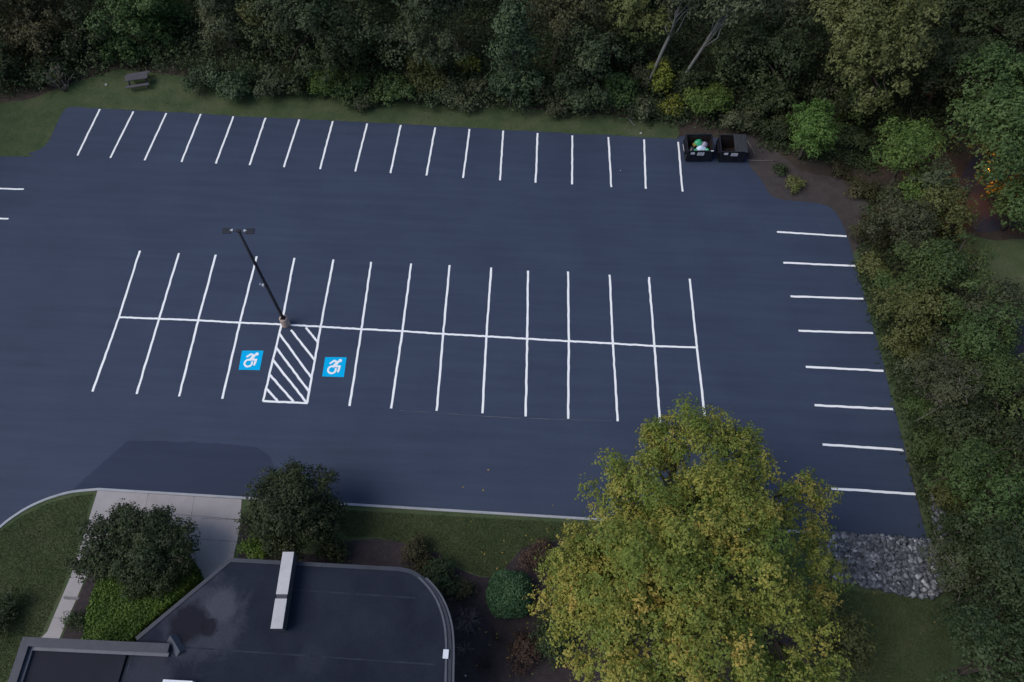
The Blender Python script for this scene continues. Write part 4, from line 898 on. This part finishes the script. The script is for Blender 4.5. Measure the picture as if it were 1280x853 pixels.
# ---- east side: seen more from above
def te_(name, label, px, py, zc, rx, rz, mat, kind='round', **k):
    p = G(px, py, zc); return tree(name, label, 'tree', p[:2], zc, rx, rz, mat, kind, 'trees east of the lot', **k)
te_('small_tree', 'small round fresh green tree on bare soil past the dumpsters', 1013, 170, 2.4, 2.3, 1.9, 'bright', density=1.7, leaf=.2, cr=.6, seed=38)
te_(D_, 'bright green bushy tree below the tall olive tree', 1128, 208, 2.8, 3.0, 2.6, 'bright', density=1.1, leaf=.22, seed=32)
te_(D_, 'blue green small tree tucked behind the bright green bushy tree', 1168, 226, 2.4, 1.9, 2.2, 'bluish', leaf=.2)
c = G(1256, 165, 3.6)
te_(D_, 'large green tree with orange lamp lit leaves by the driveway', 1256, 165, 3.6, 4.6, 3.9, 'mid', density=1.3, seed=33, boughs=bough_set(c, ((1250, 92, 6.2, 2.0), (1228, 128, 5.4, 1.8), (1268, 148, 5.8, 2.1), (1222, 165, 4.6, 1.4), (1248, 182, 4.8, 1.6), (1276, 198, 4.2, 1.7), (1236, 206, 4.0, .95), (1213, 186, 4.0, .8), (1292, 110, 6.2, 2.4), (1260, 216, 3.6, 1.0), (1226, 219, 3.2, .5), (1290, 160, 5.2, 2.2))))
te_(D_, 'smaller green tree across the driveway from the lamp', 1280, 258, 2.6, 2.2, 2.2, 'mid')
te_(D_, 'grey green thicket tree beside the first side stall line', 1124, 280, 2.0, 2.5, 1.8, 'grey', leaf=.2)
te_(D_, 'yellowish thicket tree behind the grey green thicket tree', 1160, 268, 2.4, 2.0, 1.9, 'olive', leaf=.2)
te_(D_, 'broad leafy tree beside the third and fourth side stall lines', 1178, 352, 3.0, 3.0, 2.4, 'mid', density=1.05, leaf=.2, seed=34)
te_(D_, 'pale leafy tree at the edge of the grassy clearing', 1226, 392, 3.0, 2.4, 2.2, 'grey', leaf=.2)
te_(D_, 'olive bushy tree beside the fourth side stall line', 1140, 388, 2.2, 2.0, 1.7, 'olive', leaf=.2)
te_(D_, 'dark leafy tree between the clearing and the rounded road end', 1210, 432, 2.8, 2.3, 2.2, 'mid', leaf=.2)
te_(D_, 'grey branched tree above the dead brush pile', 1200, 482, 2.8, 2.4, 2.2, 'grey', leaf=.19, density=.85, bark='dry_twig')
te_(D_, 'green tree below the rounded road end', 1258, 500, 3.0, 2.8, 2.4, 'mid', leaf=.2)
te_(D_, 'dark tree shading the fallen logs', 1236, 548, 3.0, 2.6, 2.2, 'dark', leaf=.2)
te_(D_, 'full green tree beside the seventh side stall line', 1214, 592, 2.8, 2.3, 2.1, 'mid', density=1.1, leaf=.2, seed=36)
te_(D_, 'wide green tree beyond the last side stall line', 1256, 622, 3.4, 3.0, 2.5, 'mid', density=1.1, leaf=.2, seed=37)
te_(D_, 'dark tree beside the stone trickle', 1240, 690, 3.2, 2.5, 2.2, 'dark', leaf=.2)
te_(D_, 'sparse twiggy tree hanging over the gravel', 1214, 726, 2.4, 1.9, 1.6, 'grey', leaf=.17, density=.45, bark='dry_twig')
te_(D_, 'dark tree south of the sparse twiggy tree', 1272, 752, 3.8, 3.0, 2.8, 'dark', leaf=.2)
te_(D_, 'shadowed dark green tree at the edge of the gravel side lawn', 1252, 830, 3.6, 2.8, 2.6, 'dark', leaf=.2)
te_(D_, 'dull olive crown added as the shaded lower foliage of the maple', 1044, 806, 2.8, 1.5, 1.9, 'olive', leaf=.18, density=.7)  # added crown; its dull leaves stand in for the maple's lower shade
def se_(label, px, py, r, h, mat, **k): return sh(label, px, py, r, h, mat, group='bushes along the east edge', leaf=.18, **k)
se_('low brown bush by the curved corner of the lot', 1089, 292, 1.3, 1.0, 'brown')
se_('low olive bush beside the second side stall line', 1103, 336, 1.2, 1.0, 'olive')
se_('mixed green bush beside the third side stall line', 1117, 366, 1.4, 1.3, 'mid')
se_('low yellowish bush beside the fifth side stall line', 1131, 430, 1.2, 1.1, 'olive')
se_('grey bush between lot edge and dead brush pile', 1147, 462, 1.0, .9, 'grey')
se_('dark bush in the middle of the thicket', 1181, 440, 1.3, 1.4, 'dark')
se_('low green bush beside the sixth side stall line', 1144, 515, 1.0, .8, 'mid')
se_('rounded green bush beyond the fallen logs', 1169, 560, 1.4, 1.4, 'mid')
se_('yellow green bush near the last side stall line', 1186, 612, 1.2, 1.1, 'olive')
se_('dark bush at the upper end of the gravel', 1207, 656, 1.1, 1.1, 'dark')
se_('grey green bush growing at the gravel edge', 1203, 700, .9, .8, 'grey')
se_('low dark bush where gravel meets the side lawn', 1206, 756, 1.1, 1.0, 'dark')
se_('scrubby bush on the soil near the small round tree', 1052, 214, .9, .8, 'brown')
se_('tiny dark bush on the soil close to the lot corner', 975, 212, .5, .4, 'dark')
se_('little olive bush on the soil below the small round tree', 995, 232, .8, .5, 'olive')
se_('dark bush beneath the bright green bushy tree', 1101, 190, 1.3, 1.4, 'dark')
se_('dark bush at the bottom edge of the clearing', 1240, 450, 1.2, 1.2, 'olive')
se_('dark low bush along the driveway', 1190, 262, 1.3, 1.1, 'dark')
se_('dark bush on the soil behind the shut dumpster', 972, 160, 1.3, 1.3, 'dark')
se_('dark bush between the small round tree and the bright bushy tree', 1066, 176, 1.4, 1.5, 'dark')
se_('low brown bush beneath the bright bushy tree by the soil', 1078, 238, 1.1, .9, 'brown')
# dead wood
c = G(1160, 484, .2); twigs('brush_pile', 'pale dead brush pile beside the lot edge', 'brush pile', c[:2], 1.5, 1.1, 46, 'dry_twig', 71, .022, .6)
c = G(1090, 322, .2); twigs('brush_pile', 'small dead brush tangle near the curved lot corner', 'brush pile', c[:2], 1.1, .7, 22, 'bark', 72, .016, .6)
c = G(80, 112, .2); twigs('bare_sapling', 'bare forked sapling at the grass corner under dark trees', 'sapling', c[:2], 1.2, 2.6, 9, 'dry_twig', 73, .03)
c = G(1225, 730, .2); twigs('brush_pile', 'dry twig tangle below the sparse twiggy tree', 'brush pile', c[:2], 1.3, .9, 26, 'dry_twig', 74, .014, .6)
def log(name, label, cat, a, b, r, mat='dry_twig', z=None):
    A, B = G2(*a), G2(*b); rng = np.random.default_rng(int(a[0])); z = r if z is None else z; p = limb_pts(rng, (*A, z), (*B, z), 6, .015); p[:, 2] = z
    o = MB().tube(p, np.linspace(r, r * .7, 6), 7).build(name, M[mat], None, True); return tag(o, label, cat)
log('fallen_log', 'shorter upright lying pale log near the brush pile', 'log', (1178, 531), (1187, 523), .10, z=.12)
log('fallen_log', 'longer thin pale log crossing towards the dark tree', 'log', (1181, 535), (1201, 532), .08, z=.12)
log('fallen_log', 'grey branch lying below the two pale logs', 'log', (1160, 545), (1182, 549), .06)
log('fallen_branch', 'pale stick on the grass behind the second stall line from dumpsters', 'branch', (785, 149), (794, 159), .05, 'pale_bark', .07)
log('fallen_branch', 'long thin branch on the soil beside the shut dumpster', 'branch', (934, 201), (968, 202), .035, 'dry_twig', .06)
log('fallen_branch', 'bent branch leaning off the soil behind the shut dumpster', 'branch', (934, 176), (944, 194), .03, 'dry_twig', .06)
log('fallen_branch', 'long bare branch on the wood floor by the gravel side lawn', 'branch', (1228, 766), (1252, 788), .045, 'dry_twig', .06)
def scrap(label, px, py, s, z, seed):
    rng = np.random.default_rng(seed); c = G(px, py, z); m = MB(); n = 7; pts = [(math.cos(i / n * 6.283) * s * rng.uniform(.6, 1.1), math.sin(i / n * 6.283) * s * rng.uniform(.6, 1.1)) for i in range(n)]
    m.prism(pts, 0, .03); m.v = [(x, y, zz + (rng.uniform(0, .05) if zz > 0 else 0)) for x, y, zz in m.v]; o = m.build('litter_scrap', M['litter']); o.location = (float(c[0]), float(c[1]), z); return tag(o, label, 'litter')
scrap('white scrap on the grass between the last two stall lines by the dumpsters', 801, 167, .10, Zl + .01, 1)
scrap('white scrap at the bush edge nearest the third stall line from dumpsters', 725, 139, .11, Zl + .01, 2)
scrap('white scrap at the bush edge behind the fourteenth stall line', 684, 140, .09, Zl + .01, 3)
scrap('pale scrap on the grass beside the picnic table', 133, 106.5, .11, Zl + .01, 4)
scrap('white scrap on the soil beside the small round tree', 1050, 205, .12, Zl + .01, 5)
scrap('pale scrap lying on the gravel side lawn', 1213, 797, .09, Zl + .01, 6)
scrap('white scrap on the mulch at the far south end', 582, 845, .06, Zs + .012, 7)
scrap('tiny pale scrap on the asphalt by the dumpster end stalls', 775.5, 214, .05, Za + .004, 8)

# ================================================================ LIT STREET LAMP among the eastern trees
p = G(1233, 215, 2.75)
sl = empty('street_lamp', (float(p[0]), float(p[1]), 0), 0, 'lit orange street lamp under the large green tree by the driveway', 'street lamp')
MB().tube([(0, 0, 0), (0, 0, .3), (0, 0, 2.8)], [.09, .055, .045], 10).build('pole', M['bronze'], sl, True)
gm, nt, b = new_mat('lamp_glow'); b.inputs['Emission Color'].default_value = (1, .24, .02, 1); b.inputs['Emission Strength'].default_value = 2.5; b.inputs['Base Color'].default_value = (.8, .5, .2, 1)
MB().tube([(0, 0, 2.80), (0, 0, 2.88), (0, 0, 3.05), (0, 0, 3.14)], [.06, .14, .15, .08], 14).build('globe', gm, sl, True)
MB().tube([(0, 0, 3.15), (0, 0, 3.20)], [.16, .05], 14).build('cap', M['bronze'], sl, True)
ld = bpy.data.lights.new('street_lamp_light', 'POINT'); ld.energy = 260; ld.color = (1, .27, .03); ld.shadow_soft_size = .16
lo = bpy.data.objects.new('bulb', ld); C.objects.link(lo); lo.parent = sl; lo.location = (-.1, -.22, 3.05)

# ================================================================ LIGHT, SKY, CAMERA
EL, AZ = R(50), R(-105)         # broad soft daylight from the west-south-west
w = bpy.data.worlds.new('World'); bpy.context.scene.world = w; w.use_nodes = True; nt = w.node_tree
sky = nt.nodes.new('ShaderNodeTexSky'); sky.sky_type = 'NISHITA'; sky.sun_disc = False; sky.sun_elevation = EL; sky.sun_rotation = AZ; sky.air_density = 1.0; sky.dust_density = 1.5; sky.ozone_density = 1.0
bg = nt.nodes['Background']; bg.inputs['Strength'].default_value = .09; nt.links.new(sky.outputs[0], bg.inputs['Color'])
sun = bpy.data.lights.new('sun', 'SUN'); sun.energy = 1.15; sun.angle = R(40); sun.color = (1, .95, .88)
so = bpy.data.objects.new('sun', sun); C.objects.link(so)
from mathutils import Vector, Matrix
dv = Vector((math.sin(AZ) * math.cos(EL), math.cos(AZ) * math.cos(EL), math.sin(EL))); so.rotation_euler = dv.to_track_quat('Z', 'Y').to_euler(); so.location = (0, 0, 60)
cam = bpy.data.cameras.new('camera'); co = bpy.data.objects.new('camera', cam); C.objects.link(co)
cam.sensor_width = 36; cam.lens = FPX / 1280 * 36; cam.clip_end = 1500; cam.clip_start = .5
Mx = Matrix([list(map(float, r)) for r in ROT]).to_4x4(); Mx.translation = Vector(CAM.tolist()); co.matrix_world = Mx
sc_ = bpy.context.scene; sc_.camera = co
vs = sc_.view_settings; vs.view_transform = 'Standard'; vs.look = 'None'; vs.exposure = .8; vs.gamma = 1; vs.use_curve_mapping = False
sc_.cycles.use_denoising = True
